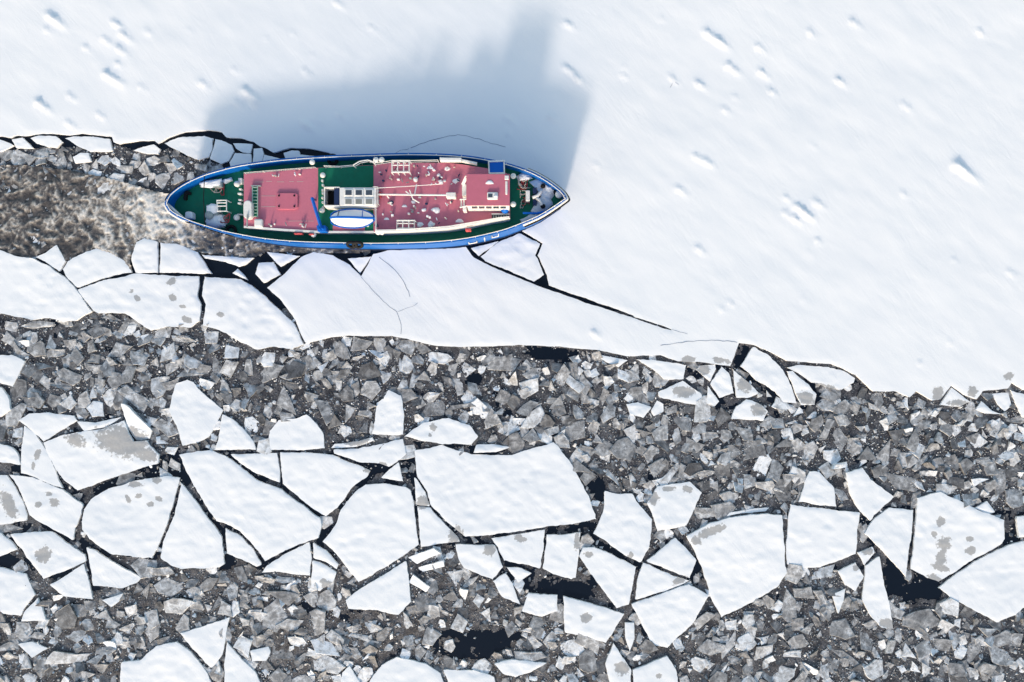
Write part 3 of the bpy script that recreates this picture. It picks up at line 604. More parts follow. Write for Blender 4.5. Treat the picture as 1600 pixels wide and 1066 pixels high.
# the larger grey blocks seen in the photograph: px, py, half length, half width, angle, tone
BL = [(58,545,16,13,0,.5),(87,552,18,7,-15,.52),(110,561,18,9,-30,.5),(140,542,17,12,0,.5),(146,560,14,9,0,.5),(185,546,25,11,-32,.6),(148,577,18,10,10,.55),(110,588,20,11,20,.55),(100,604,19,6,15,.5),(100,622,10,9,0,.62),
 (202,586,15,14,-30,.52),(225,576,12,8,0,.6),(248,530,11,10,20,.58),(251,550,9,6,0,.6),(227,556,8,5,0,.65),(241,567,9,9,0,.5),(288,561,6,9,10,.55),(268,575,16,8,-30,.6),(298,583,20,8,-10,.52),(338,575,22,17,15,.45),
 (352,602,14,13,20,.6),(393,604,10,14,0,.55),(258,594,10,5,0,.7),(242,612,9,7,20,.75),(30,612,14,18,20,.35),(70,572,16,7,0,.45),(210,505,13,7,20,.5),(175,500,13,8,0,.5),(165,520,12,9,0,.45),(60,508,22,7,-5,.55),(95,522,13,6,0,.8),
 (125,525,15,9,0,.45),(215,522,9,5,-35,.9),(285,530,26,6,5,.6),(18,510,12,9,0,.65),(420,580,22,17,0,.52),(455,589,15,9,20,.62),(451,627,20,23,10,.5),(519,567,14,11,0,.5),(541,555,9,11,-20,.6),(561,559,10,5,-15,.65),
 (560,538,19,11,0,.5),(522,593,13,11,0,.5),(547,601,7,13,25,.55),(578,608,14,15,0,.55),(493,622,18,8,10,.55),(592,552,14,8,35,.85),(602,588,14,12,30,.75),(628,573,7,16,-30,.75),(631,603,11,9,0,.72),(577,634,11,9,40,.55),
 (512,642,30,17,10,.5),(785,565,22,18,0,.52),(743,608,21,14,35,.55),(705,596,12,9,20,.5),(733,646,13,5,0,.85),(783,641,14,7,-15,.62),(683,560,25,9,8,.82),(724,635,22,8,0,.45),(760,560,14,14,0,.4),(650,560,13,11,0,.5),
 (470,545,16,8,0,.45),(440,560,13,9,0,.5),(490,565,13,9,30,.55),(836,562,25,13,15,.58),(833,586,17,10,-15,.6),(802,600,9,18,5,.6),(801,568,12,17,0,.5),(880,590,12,20,5,.6),(900,561,11,7,20,.62),(862,606,6,12,0,.6),(870,633,15,13,-20,.55),
 (912,622,12,9,30,.5),(942,626,8,20,12,.55),(905,644,10,12,0,.55),(822,637,17,13,-20,.5),(812,658,13,7,-10,.9),(984,588,13,10,10,.68),(1005,607,10,11,20,.6),(1027,592,8,13,15,.58),(1018,615,8,12,10,.6),(1048,640,11,10,0,.5),
 (962,605,9,9,0,.5),(895,675,18,20,20,.5),(926,670,9,14,20,.52),(942,702,19,13,10,.48),(973,702,17,18,-30,.5),(1033,673,13,20,15,.58),(993,681,8,7,0,.6),(1015,686,11,9,40,.58),(1055,679,9,16,-15,.62),(1065,659,17,11,20,.55),
 (1092,668,12,11,0,.65),(1108,681,12,11,-20,.55),(1131,683,12,11,0,.55),(1163,678,18,10,38,.48),(1142,706,15,11,0,.48),(1022,711,14,13,0,.5),(1072,697,13,10,-25,.55),(1058,727,7,10,10,.55),(915,733,25,19,0,.45),(957,747,19,5,52,.68),
 (988,751,6,14,-10,.75),(1002,753,8,10,-30,.65),(1098,740,18,6,-28,.6),(1103,741,14,8,-10,.62),(1172,752,15,12,0,.6),(1147,726,10,8,0,.55),(830,680,15,12,0,.5),(865,672,13,9,0,.6),(1185,690,13,9,30,.6),(1200,660,13,12,0,.6),
 (1212,661,17,10,0,.58),(1236,662,10,6,10,.8),(1256,674,7,7,0,.85),(1266,662,9,5,20,.8),(1290,632,12,10,0,.5),(1312,639,17,13,-20,.48),(1333,637,9,11,0,.5),(1357,641,16,15,0,.48),(1370,625,10,16,-15,.5),(1385,654,15,11,-35,.6),(1430,650,12,13,-25,.52),
 (1447,649,8,16,-25,.52),(1463,645,10,13,-10,.6),(1494,646,8,10,0,.5),(1513,653,17,11,10,.5),(1483,670,15,13,10,.52),(1520,686,10,15,15,.45),(1312,685,11,20,-25,.5),(1333,690,10,8,-30,.6),(1345,671,10,7,20,.65),(1265,704,12,12,0,.6),
 (1210,733,11,19,0,.52),(1233,744,11,18,10,.55),(1320,726,26,5,-6,.9),(1352,712,20,11,20,.4),(1405,752,30,15,22,.42),(1434,756,14,5,45,.85),(1212,768,15,6,0,.7),(1298,738,13,8,0,.6),(1512,776,17,14,0,.55),(1577,702,9,10,20,.85),(1470,685,12,8,15,.6),
 (1566,680,9,11,0,.55),(1562,752,15,20,10,.5),(1583,780,15,16,0,.5),(1425,690,13,18,0,.5),(1502,692,9,7,0,.8),(1535,720,14,8,0,.55),(1460,725,14,9,-30,.5),(252,890,22,9,5,.55),(266,916,24,13,0,.55),(228,925,8,14,15,.5),(275,947,27,11,-10,.72),
 (205,957,10,14,10,.78),(140,975,14,10,0,.52),(145,957,7,6,0,.6),(118,992,15,12,-10,.62),(58,994,14,7,0,.52),(10,985,12,13,0,.62),(18,1027,12,10,0,.6),(115,1028,40,14,-8,.72),(150,1027,16,12,0,.6),(175,975,12,8,0,.6),(218,970,12,8,-20,.62),
 (445,905,18,6,5,.68),(442,938,6,11,-25,.85),(428,960,19,24,0,.6),(490,970,24,21,20,.58),(502,1002,10,10,0,.78),(467,1003,15,8,20,.8),(527,957,7,9,0,.78),(580,975,11,8,0,.68),(562,995,20,6,10,.65),(612,997,3,12,10,.9),(638,975,7,17,-22,.65),
 (675,995,18,15,-30,.62),(716,975,19,15,20,.68),(692,974,7,6,20,.9),(748,938,8,11,15,.8),(762,961,9,11,10,.8),(788,972,6,6,0,.8),(730,913,19,5,-35,.58),(510,1040,26,14,10,.75),(835,1002,14,10,-10,.6),(824,985,12,4,-5,.78),(870,985,10,6,0,.78),
 (890,1032,14,8,0,.75),(825,1024,24,9,0,.6),(893,1056,12,13,20,.72),(1001,998,7,9,10,.65),(1006,1022,8,9,30,.65),(1095,972,23,9,-40,.6),(1112,1010,19,14,0,.55),(1138,1008,11,21,20,.7),(1172,990,13,13,-20,.65),(1192,1022,16,17,0,.7),(1170,1035,7,7,0,.65),
 (1233,950,13,27,-5,.55),(1255,925,15,16,0,.5),(1283,935,9,22,-32,.55),(1263,982,15,11,0,.55),(1245,1005,16,14,10,.5),(1355,1003,16,16,0,.48),(1315,985,18,15,0,.5),(1393,1010,17,10,-30,.62),(1440,970,36,17,0,.45),(1490,995,14,20,-22,.6),
 (1518,1012,12,21,15,.5),(1447,1030,16,17,0,.6),(1470,1005,17,13,0,.48),(1365,1047,18,15,-15,.72),(1265,1046,15,7,25,.88),(1240,1022,15,7,-5,.75),(1320,1027,25,9,30,.55),(1220,1055,20,13,-20,.72),(1540,985,20,9,-10,.55),(1582,1000,16,12,0,.5),
 (1325,945,10,12,0,.5),(1390,990,12,10,0,.6),(40,248,16,13,-20,.6),(10,243,12,10,0,.55),(63,250,10,9,0,.55),(100,254,14,11,0,.6),(135,266,11,11,0,.62),(165,250,10,9,0,.85),(182,253,9,6,30,.9),(180,281,8,8,0,.72),(195,266,17,10,0,.65),
 (213,258,8,8,30,.6),(225,268,13,13,0,.62),(243,254,15,8,10,.72),(271,264,15,11,15,.62),(240,278,9,8,0,.68),(256,283,12,13,0,.68),(297,276,10,9,0,.58),(310,262,18,6,10,.62),(150,258,9,8,0,.6),(80,268,12,8,0,.55),(115,282,12,8,0,.5),(30,268,14,8,0,.5)]
occ = solid | hullm | holes
re_ = random.Random(77)
for k in range(46):                                  # white broken rim blocks crowding below the ice sheet edge
    x = 900+k*16+re_.uniform(-5, 5); e = np.interp(x, [900,980,1060,1141,1200,1252,1300,1338,1365,1422,1470,1526,1600,1660], [546,558,566,573,610,615,612,606,614,622,634,645,652,660])
    BL.append((x, e+re_.uniform(6, 34), re_.uniform(7, 13), re_.uniform(4.5, 9), re_.uniform(-60, 60), re_.uniform(.68, .95)))
small_occ = np.zeros((Hh, W), bool)
blocks = []
def overlap(poly, mask):
    xs = [p[0] for p in poly]; ys = [p[1] for p in poly]
    x0, x1 = int(max(min(xs), GX0)), int(min(max(xs)+1, GX1)); y0, y1 = int(max(min(ys), GY0)), int(min(max(ys)+1, GY1))
    if x1-x0 < 1 or y1-y0 < 1: return 1.0
    sub = (slice(y0-GY0, y1-GY0), slice(x0-GX0, x1-GX0)); k = inside(poly, MX[sub], MY[sub]); n = k.sum()
    return (mask[sub] & k).sum()/n if n else 1.0
for q, (px, py, a, b, ang, tn) in enumerate(BL):
    r = random.Random(1000+q); ok = False
    for sc in (1.0, .85, .7, .55):
        pl = chunk_poly(r, a*sc*1.1, b*sc*1.1, math.radians(ang)); ab = [(px+x, py+y) for x, y in pl]
        if overlap(ab, occ) < .12: ok = True; break
    if not ok: continue
    fill(small_occ, ab); blocks.append((px, py, a*sc, b*sc, pl, tn, r))
# more blocks wherever room is left, from large to small
r = random.Random(99)
both = occ | small_occ
cand = brash & ~both
def scatter(n, lo, hi, maxov, out):
    ys, xs = np.nonzero(cand)
    pick = rng.integers(0, len(xs), n)
    for k in pick:
        px, py = xs[k]+GX0, ys[k]+GY0
        if clear[ys[k], xs[k]] and r.random() < .75: continue
        a = r.uniform(lo, hi); b = a*r.uniform(.5, .95)
        pl = chunk_poly(r, a, b, r.uniform(0, 3.14)); ab = [(px+x, py+y) for x, y in pl]
        if overlap(ab, both) > maxov: continue
        fill(both, [(px+.8*x, py+.8*y) for x, y in pl]); tn = min(.95, max(.18, r.gauss(.52, .18))) if r.random() > .08 else r.uniform(.8, .95)
        out.append((px, py, a, b, pl, tn, r))
extra = []
scatter(160, 18, 28, .25, extra); scatter(2300, 8, 18, .38, extra); scatter(1600, 4.5, 10, .35, extra)
small = []
scatter(3000, 2.2, 5, .4, small); scatter(6000, 1.2, 2.6, .2, small)
wl_ = []
cand = wakem & ~both & ((MY < 300) | (np.random.default_rng(8).random(both.shape) < .10)); scatter(420, 3, 11, .5, wl_); scatter(900, 1.2, 3, .6, wl_)
allb = blocks + extra
inframe = lambda t: -4 < t[0] < 1604 and t[1] < 1070
vis = [t for t in allb if inframe(t)]; vis.sort(key=lambda t: -t[2]*t[3])
single = vis[:300]; ids = set(id(t) for t in single)
rest = [t for t in allb if id(t) not in ids] + small + wl_
def world_poly(pl): return [(x*S, -y*S) for x, y in reversed(pl)]
NICK = {}
for o, lab, fx, fy, size, poly in floe_objs: NICK[lab] = (fx, fy, size, poly)
land = [(lab, fx, fy, size, poly) for o, lab, fx, fy, size, poly in floe_objs if size > 38]
SHORT = {'biggest square floe in the middle of the broken field': 'the biggest square floe'}
used_labels = {}
def near_phrase(px, py):
    best = None
    for lab, fx, fy, size, poly in land:
        d = float(edge_dist(poly, np.array([px]), np.array([py]))[0])
        if best is None or d < best[0]: best = (d, lab, fx, fy)
    d, lab, fx, fy = best
    dx, dy = px-fx, py-fy
    side = ('right of' if dx > 0 else 'left of') if abs(dx) > abs(dy)*1.2 else ('below' if dy > 0 else 'above')
    words = lab.split(); cut = words[:]
    if len(words) <= 8: return side+' the '+lab
    for stop in ('with', 'in', 'at', 'under', 'above', 'below', 'beside', 'right', 'left', 'between', 'near', 'narrowing', 'rising', 'hanging', 'standing', 'sitting', 'cut', 'along', 'bordering', 'just', 'tapering', 'pointing', 'half', 'split', 'on', 'of', 'leaning', 'by'):
        if stop in words[2:]:
            cut = cut[:min(len(cut), words.index(stop, 2))]
    return side+' the '+' '.join(cut)
SHAPES = {3: 'triangular', 4: 'four sided', 5: 'five sided', 6: 'six sided', 7: 'many sided'}
for t in single:
    px, py, a, b, pl, tn, rr = t
    r2 = random.Random(int(px*7+py*131)); thick = r2.uniform(.12, .28)*(1 if a > 8 else .7)
    big = a > 17
    tl = (r2.gauss(0, .06), r2.gauss(0, .06)) if big else (r2.gauss(0, .09), r2.gauss(0, .09))
    V, F, T = chunk_geo(r2, world_poly(pl), thick, tn, tl, .03+r2.uniform(0, .13))
    x, y = P(px, py)
    o = mesh_obj('ice_block', V, F, M['ice'], (x, y, 0), attrs={'tone': T})
    shade = 'snow white' if tn > .8 else 'pale grey' if tn > .64 else 'grey' if tn > .5 else 'dark grey'
    sz = 'large' if math.sqrt(a*b) > 15 else 'medium' if math.sqrt(a*b) > 10 else 'small'
    lng = 'elongated ' if b < a*.5 or a < b*.5 else ''
    if py < 300: where = 'in the rubble above the wake' + (' at the left edge' if px < 70 else ' behind the stern' if px > 190 else '')
    else: where = near_phrase(px, py)
    lab = f'{sz} {shade} {lng}{SHAPES[len(pl)]} ice block {where}'
    lab = ' '.join(lab.split()[:16])
    tag(o, lab, 'ice block', 'broken grey ice blocks in the slush'); used_labels.setdefault(lab, []).append((px, o))
for lab, grp in used_labels.items():
    if len(grp) > 1:
        grp.sort(key=lambda q: q[0]); n = len(grp)
        for k, (px, o) in enumerate(grp):
            pos = 'leftmost' if k == 0 else 'rightmost' if k == n-1 else 'middle' if n == 3 else ('second', 'third', 'fourth', 'fifth')[min(k-1, 3)]
            o['label'] = ' '.join((pos+' '+lab).split()[:16])
def merge(name, items, seed):
    VV, FF, TT = [], [], []; r3 = random.Random(seed)
    for px, py, a, b, pl, tn, rr in items:
        th = .05+a*.012
        if a > 6:
            V, F, T = chunk_geo(r3, world_poly(pl), th*1.4, tn, (r3.gauss(0, .15), r3.gauss(0, .15)), .06)
        else:
            w = world_poly(pl); m = len(w); tx, ty = r3.gauss(0, .25), r3.gauss(0, .25)
            V = [(x, y, -.05) for x, y in w]+[(x*.8, y*.8, .03+th*.5+x*tx+y*ty) for x, y in w]+[(0, 0, .04+th*.6)]
            F = [(i, (i+1) % m, m+(i+1) % m, m+i) for i in range(m)]+[(m+i, m+(i+1) % m, 2*m) for i in range(m)]
            T = [tn]*(2*m+1)
        x, y = P(px, py); o = len(VV)
        VV += [(p[0]+x, p[1]+y, p[2]) for p in V]; FF += [tuple(i+o for i in f) for f in F]; TT += T
    return mesh_obj(name, VV, FF, M['ice'], attrs={'tone': TT})
tag(merge('brash_ice', rest, 4), 'small broken ice fragments crowding the slush', kind='stuff')
# fine crumbs
ys, xs = np.nonzero(slushm | (wakem & (MY < 330)) | (brash & (np.random.default_rng(3).random(brash.shape) < .12))); crumbs = []
for k in rng.integers(0, len(xs), 95000):
    px, py = xs[k]+GX0+r.random(), ys[k]+GY0+r.random()
    if noise.noise((px*.035, py*.035, 8.8)) *.7+.5*noise.noise((px*.11, py*.11, 2.8)) < r.uniform(-.25, .35): continue
    a = abs(r.gauss(0, .6))+.45; crumbs.append((px, py, a, a*.8, chunk_poly(r, a, a*.75, r.uniform(0, 3), 4), r.choice((.2, .3, .4, .55, .75, .95)), r))
tag(merge('ice_crumbs', crumbs, 5), 'tiny white ice crumbs sprinkled over the slush', kind='stuff')
print('blocks', len(blocks), 'extra', len(extra), 'small', len(small), 'crumbs', len(crumbs), 'shared labels', sum(1 for v in used_labels.values() if len(v) > 1), len(used_labels))

# ---------------------------------------------------------------- the icebreaker
class MB:
    def __init__(self): self.v = []; self.f = []
    def add(self, V, F):
        o = len(self.v); self.v += [tuple(p) for p in V]; self.f += [tuple(i+o for i in q) for q in F]; return self
    def box(self, x0, x1, y0, y1, z0, z1):
        a, b = sorted((x0, x1)); c, d = sorted((y0, y1))
        return self.add([(a,c,z0),(b,c,z0),(b,d,z0),(a,d,z0),(a,c,z1),(b,c,z1),(b,d,z1),(a,d,z1)], [(3,2,1,0),(4,5,6,7),(0,1,5,4),(1,2,6,5),(2,3,7,6),(3,0,4,7)])
    def pbox(self, px0, py0, px1, py1, z0, z1):         # box whose TOP outline is given in photo pixels
        a, d = P(px0, py0, z1); b, c = P(px1, py1, z1); return self.box(a, b, c, d, z0, z1)
    def prism(self, pts, z0, z1, inset=0.0):
        n = len(pts); area = sum(pts[i][0]*pts[(i+1) % n][1]-pts[(i+1) % n][0]*pts[i][1] for i in range(n))
        if area < 0: pts = pts[::-1]
        cx = sum(p[0] for p in pts)/n; cy = sum(p[1] for p in pts)/n
        top = [(cx+(x-cx)*(1-inset), cy+(y-cy)*(1-inset), z1) for x, y in pts]
        return self.add([(x, y, z0) for x, y in pts]+top, [tuple(range(n-1, -1, -1)), tuple(range(n, 2*n))]+[(i, (i+1) % n, n+(i+1) % n, n+i) for i in range(n)])
    def pprism(self, pp, z0, z1, inset=0.0): return self.prism([P(x, y, z1) for x, y in pp], z0, z1, inset)
    def tube(self, pts, r, n=6, closed=False):
        pts = [Vector(p) for p in pts]; m = len(pts); V = []; F = []
        for i, p in enumerate(pts):
            a = pts[(i-1) % m] if closed or i else p; b = pts[(i+1) % m] if closed or i < m-1 else p
            t = (b-a).normalized(); up = Vector((0, 0, 1)) if abs(t.z) < .9 else Vector((1, 0, 0))
            s = t.cross(up).normalized(); u = s.cross(t)
            for k in range(n):
                q = 2*math.pi*k/n; V.append(p+s*math.cos(q)*r+u*math.sin(q)*r)
        for i in range(m if closed else m-1):
            j = (i+1) % m
            for k in range(n): F.append((i*n+k, i*n+(k+1) % n, j*n+(k+1) % n, j*n+k))
        if not closed: F += [tuple(range(n)), tuple(range((m-1)*n+n-1, (m-1)*n-1, -1))]
        return self.add(V, F)
    def ptube(self, pts, r, n=6): return self.tube([PV(*q) for q in pts], r, n)
    def lathe(self, c, prof, n=14):
        V = []; F = []
        for (r, z) in prof:
            for k in range(n): V.append((c[0]+r*math.cos(2*math.pi*k/n), c[1]+r*math.sin(2*math.pi*k/n), c[2]+z))
        for i in range(len(prof)-1):
            for k in range(n): F.append((i*n+k, i*n+(k+1) % n, (i+1)*n+(k+1) % n, (i+1)*n+k))
        F += [tuple(range(n-1, -1, -1)), tuple(range((len(prof)-1)*n, len(prof)*n))]
        return self.add(V, F)
    def build(self, name, m, parent, base=None, smooth=False, bevel=0.0, label=None):
        o_ = base if base is not None else (parent_base.get(parent.name, Vector((0, 0, 0))) if parent else Vector((0, 0, 0)))
        o = mesh_obj(name, [Vector(p)-o_ for p in self.v], self.f, m, (0, 0, 0), parent, smooth)
        bm = bmesh.new(); bm.from_mesh(o.data); bmesh.ops.recalc_face_normals(bm, faces=bm.faces); bm.to_mesh(o.data); bm.free()
        if bevel: md = o.modifiers.new('edge', 'BEVEL'); md.width = bevel; md.segments = 2; md.limit_method = 'ANGLE'
        if label: o['label'] = label
        parent_base[o.name] = o_
        return o
parent_base = {}
def thing(name, loc, label, cat, group=None):
    o = D.objects.new(name, None); o.location = loc; o.empty_display_size = .3; C.objects.link(o); tag(o, label, cat, group); parent_base[o.name] = Vector(loc); return o
def one(mb, name, m, loc, label, cat, group=None, smooth=False, bevel=0.0):
    o = mb.build(name, m, None, Vector(loc), smooth, bevel); o.location = loc; return tag(o, label, cat, group)

bx, by = P(571, 320)
ship = thing('icebreaker', (bx, by, 0), 'blue hulled icebreaker with red and green decks breaking into the snowy ice', 'ship')
UP = [(257.5,317),(262,307),(272,297),(290,285),(315,273.5),(340,265.5),(370,258),(400,253),(440,248),(500,243.5),(560,241),(640,239),(700,240.5),(745,245),(790,254),(825,265.5),(850,278),(870,292),(881,302),(885.5,310)]
LO = [(257.5,319),(263,328),(273,336),(296,347),(325,356.5),(351,364),(380,370),(409,375),(460,380),(541,382.5),(600,383),(674,381),(730,375),(783,363),(811,353),(845,338),(868,323.5),(880,315),(885.5,311)]
def zb(px):
    t = (px-258)/627; return 3.15+.9*max(0, (t-.55)/.45)**2+.4*max(0, (.25-t)/.25)**2
def smooth_curve(pts, n):
    w = [PV(x, y, zb(x)) for x, y in pts]; d = [0]
    for i in range(1, len(w)): d.append(d[-1]+(w[i]-w[i-1]).length)
    out = []
    for k in range(n):
        s = d[-1]*(.5-.5*math.cos(math.pi*k/(n-1))); i = min(len(w)-2, max(0, int(np.searchsorted(d, s))-1))
        t = (s-d[i])/(d[i+1]-d[i]); p0, p1, p2, p3 = w[max(i-1, 0)], w[i], w[i+1], w[min(i+2, len(w)-1)]
        out.append(.5*((2*p1)+(p2-p0)*t+(2*p0-5*p1+4*p2-p3)*t*t+(3*p1-p0-3*p2+p3)*t**3))
    return out
NS = 72
U = smooth_curve(UP, NS); Lw = smooth_curve(LO, NS)
rail = U + Lw[-2:0:-1]                                  # closed ring, stern > upper side > bow > lower side
cy0 = sum(p.y for p in rail)/len(rail); cx0 = sum(p.x for p in rail)/len(rail)
def ring(fy, fx, z=None, dz=0.0):
    return [Vector((cx0+(p.x-cx0)*fx, cy0+(p.y-cy0)*fy, (p.z+dz) if z is None else z)) for p in rail]
def loft(mb, rings):
    n = len(rings[0]); V = [p for r_ in rings for p in r_]
    F = [(i*n+k, i*n+(k+1) % n, (i+1)*n+(k+1) % n, (i+1)*n+k) for i in range(len(rings)-1) for k in range(n)]
    return mb.add(V, F)
mb = MB(); loft(mb, [ring(.62, .86, -1.6), ring(.86, .945, -.5), ring(.975, .982, 0), ring(.998, .995, 1.1), ring(1, 1, None, -.25), ring(1, 1), ring(.968, .993), ring(.962, .991, None, -1.25)])
hull = mb.build('hull', M['blue'], ship, smooth=False)
mb = MB(); d = ring(.9625, .9912, None, -1.25); n = len(d)
V = d; F = [(i, i+1, n-i-1, n-i) for i in range(1, n//2-1)]+[(0, 1, n-1), (n//2-1, n//2, n//2+1)]
mb.add(V, F); deck = mb.build('main_deck', M['green'], ship)
def zdeck(px): return zb(px)-1.25
inner = ring(.958, .990, None, .03)
mb = MB(); mb.tube(inner, .035, 5, True)
MB().tube(inner, .03, 5, True)
hr = mb.build('handrail', M['white'], hull)
for k in range(4, len(inner)-2, 3):
    p = inner[k]; q = ring(.985, .996, None, .02)[k]
    m2 = MB(); m2.tube([p, q], .028, 4); m2.build('rail_bracket', M['white'], hull)
# fenders round the bow and the stern
idx = [k for k, p in enumerate(rail) if p.x > P(815, 300, 3)[0]]
m2 = MB(); m2.tube([Vector((cx0+(rail[k].x-cx0)*1.012, cy0+(rail[k].y-cy0)*1.03, rail[k].z-.42)) for k in idx], .13, 6); m2.build('bow_fender', M['black'], hull, smooth=True)
m2 = MB(); m2.tube([Vector((cx0+(rail[k].x-cx0)*1.004, cy0+(rail[k].y-cy0)*1.012, rail[k].z-.16)) for k in idx], .10, 6); m2.build('bow_band', M['white'], hull, smooth=True)
lowid = [k for k, p in enumerate(rail) if p.x < P(305, 300, 2.8)[0]]
lower = [k for k in lowid if rail[k].y < P(257, 318, 2.9)[1]+.05]; upper = [k for k in lowid if rail[k].y >= P(257, 318, 2.9)[1]+.05]
m2 = MB(); m2.tube([Vector((cx0+(rail[k].x-cx0)*1.008, cy0+(rail[k].y-cy0)*1.02, rail[k].z-.25)) for k in lower], .11, 6); m2.build('stern_fender', M['white'], hull, smooth=True, label='white snowy stern fender on the lower side')
m2 = MB(); m2.tube([Vector((cx0+(rail[k].x-cx0)*1.008, cy0+(rail[k].y-cy0)*1.02, rail[k].z-.25)) for k in upper], .11, 6); m2.build('stern_fender', M['black'], hull, smooth=True)
ru = ring(.985, .986, .22)
m2 = MB(); m2.tube(ru, .07, 6, True); m2.build('rubbing_strake', M['navy'], hull)
# worn, unreadable white lettering on the bow plating
def hullpt(px, f):       # point on the lower plating: f=0 at rail, 1 near the water
    best = min((p for p in Lw), key=lambda p: abs(p.x-P(px, 370, p.z)[0])); k = rail.index(best)
    a, b = ring(1, 1, None, -.1)[k], ring(.998, .995, 1.1)[k]; return a.lerp(b, f)+Vector((.02, -.05, 0))
lt = MB()
for i, px in enumerate(range(734, 776, 6)):
    rr = random.Random(i); f0, f1 = (.50, .92) if px < 753 else (.05, .62)
    lt.tube([hullpt(px, f0), hullpt(px, f1)], .05, 4); lt.tube([hullpt(px, rr.uniform(f0, f1)), hullpt(px+3.5, rr.uniform(f0, f1))], .05, 4)
    if rr.random() > .4: lt.tube([hullpt(px+3.5, f0), hullpt(px+3.5, f1)], .045, 4)
lt.build('lettering', M['white'], hull, label='worn white lettering on the blue bow plating')

def deck_plate(name, pp, z, parent):
    """house top: outline in photo pixels at height z"""
    poly = [P(x, y, z) for x, y in pp]
    xs = [p[0] for p in poly]; ys = [p[1] for p in poly]
    gx, gy = np.meshgrid(np.arange(min(xs), max(xs), .2), np.arange(min(ys), max(ys), .2)); gx, gy = gx.ravel(), gy.ravel()
    k = inside(poly, gx, gy); gx, gy = gx[k], gy[k]; k = edge_dist(poly, gx, gy) > .08; gx, gy = gx[k], gy[k]
    nb = len(poly); r_ = geometry.delaunay_2d_cdt([Vector(p) for p in poly]+[Vector(q) for q in zip(gx, gy)], [(i, (i+1) % nb) for i in range(nb)], [], 1, 1e-5)
    X = np.array([v.x for v in r_[0]]); Y = np.array([v.y for v in r_[0]])
    b_ = parent_base[parent.name]
    return mesh_obj(name, [(x-b_.x, y-b_.y, z) for x, y in zip(X, Y)], [list(f) for f in r_[2]], M['deck'], (0, 0, 0), parent)
def wall(pp, z0, z1, name, parent, m=None, bevel=0.0):
    w = MB(); w.pprism(pp, z0, z1); return w.build(name, m or M['white'], parent, bevel=bevel)
ZA, ZM, ZC, ZW = 3.0, 3.8, 4.6, 6.3
AFT = [(381,272),(440,267),(500,262),(560,259),(588,258),(588,363),(500,363),(440,359.5),(381,355)]
aft = wall(AFT, 1.3, ZA-.01, 'aft_house', ship)
deck_plate('house_top', AFT, ZA, aft)
bay = MB(); bay.pprism([(497,262.6),(560,259.4),(583.5,258.6),(583.5,362.4),(497,362.2)], ZA+.002, ZA+.008); bay.build('boat_bay_deck', M['green'], aft)
MID = [(584,258),(612,254.5),(700,254.5),(722,257),(760,263),(790,270),(797,276),(797,341),(770,345),(735,352),(700,357.5),(640,361),(584,362.5)]
mid = wall(MID, 1.3, ZM-.01, 'deckhouse', ship)
deck_plate('house_top', MID, ZM, mid)
# engine casing with six skylights, funnel well
mb = MB(); mb.pbox(530.5, 293, 588, 321, ZA, ZC); cas = mb.build('engine_casing', M['white'], ship, bevel=.04)
for row, (y, gm) in enumerate(((301, 'glass'), (315, 'glass2'))):
    for x in (544.5, 560.5, 576.5):
        f = MB(); f.pbox(x-7, y-5.6, x+7, y+5.6, ZC-.02, ZC+.07); fo = f.build('skylight', M['white'], cas, bevel=.06)
        g = MB(); g.pbox(x-5, y-3.9, x+5, y+3.9, ZC+.05, ZC+.085); g.build('pane', M[gm], fo, bevel=.02)
mb = MB(); mb.pbox(522, 293.5, 530, 320.5, ZA, ZC-.15); mb.build('funnel_panel', M['navy'], cas)
wl = MB(); wl.pbox(506, 320.6, 530.4, 322, ZA, ZC-.1); wl.pbox(506, 292, 530.4, 293.4, ZA, ZC-.1); wl.pbox(506, 293.5, 507.5, 320.5, ZA, ZC-.3); wl.build('funnel_wall', M['white'], cas)
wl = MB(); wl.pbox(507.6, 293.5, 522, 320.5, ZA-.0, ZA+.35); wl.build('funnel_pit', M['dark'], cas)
lw = MB(); lw.pbox(508, 322.2, 588, 324.5, ZA, ZC-.55); lw.build('casing_ledge', M['white'], cas)
# wheelhouse
mb = MB(); mb.pbox(729, 272.5, 796, 321, ZM, ZW-.1); wh = mb.build('wheelhouse', M['white'], ship, bevel=.03)
mb = MB(); mb.pbox(728.5, 272, 796.5, 321.3, ZW-.1, ZW); mb.build('wheelhouse_roof', M['red'], wh, bevel=.02)
x0, yl = P(729, 321.3, ZW); x1, _ = P(796, 321, ZW)
for i in range(5):
    a = x0+.35+i*(x1-x0-.5)/5; w_ = MB(); w_.box(a, a+.42, yl-.03, yl+.1, ZW-1.05, ZW-.5); w_.build('window', M['glass'], wh)
for i in range(4):
    b_ = P(0, 275+i*11.5, ZW)[1]; w_ = MB(); w_.box(x1-.05, x1+.05, b_-.42, b_, ZW-1.05, ZW-.45); w_.build('window', M['glass'], wh)
w_ = MB(); w_.pbox(789.5, 283, 793, 304, ZW, ZW+.10); w_.build('roof_rail', M['white'], wh, bevel=.04)
w_ = MB(); w_.pbox(788.5, 274, 795, 281, ZW, ZW+.14); w_.build('searchlight_base', M['white'], wh, bevel=.05)
w_ = MB(); w_.pbox(761, 300, 778, 312, ZW, ZW+.16); dome = w_.build('roof_hatch', M['white'], wh, bevel=.08)
w_ = MB(); w_.pbox(762.5, 303, 769.5, 308.5, ZW+.15, ZW+.18); w_.build('hatch_pane', M['glass'], dome)
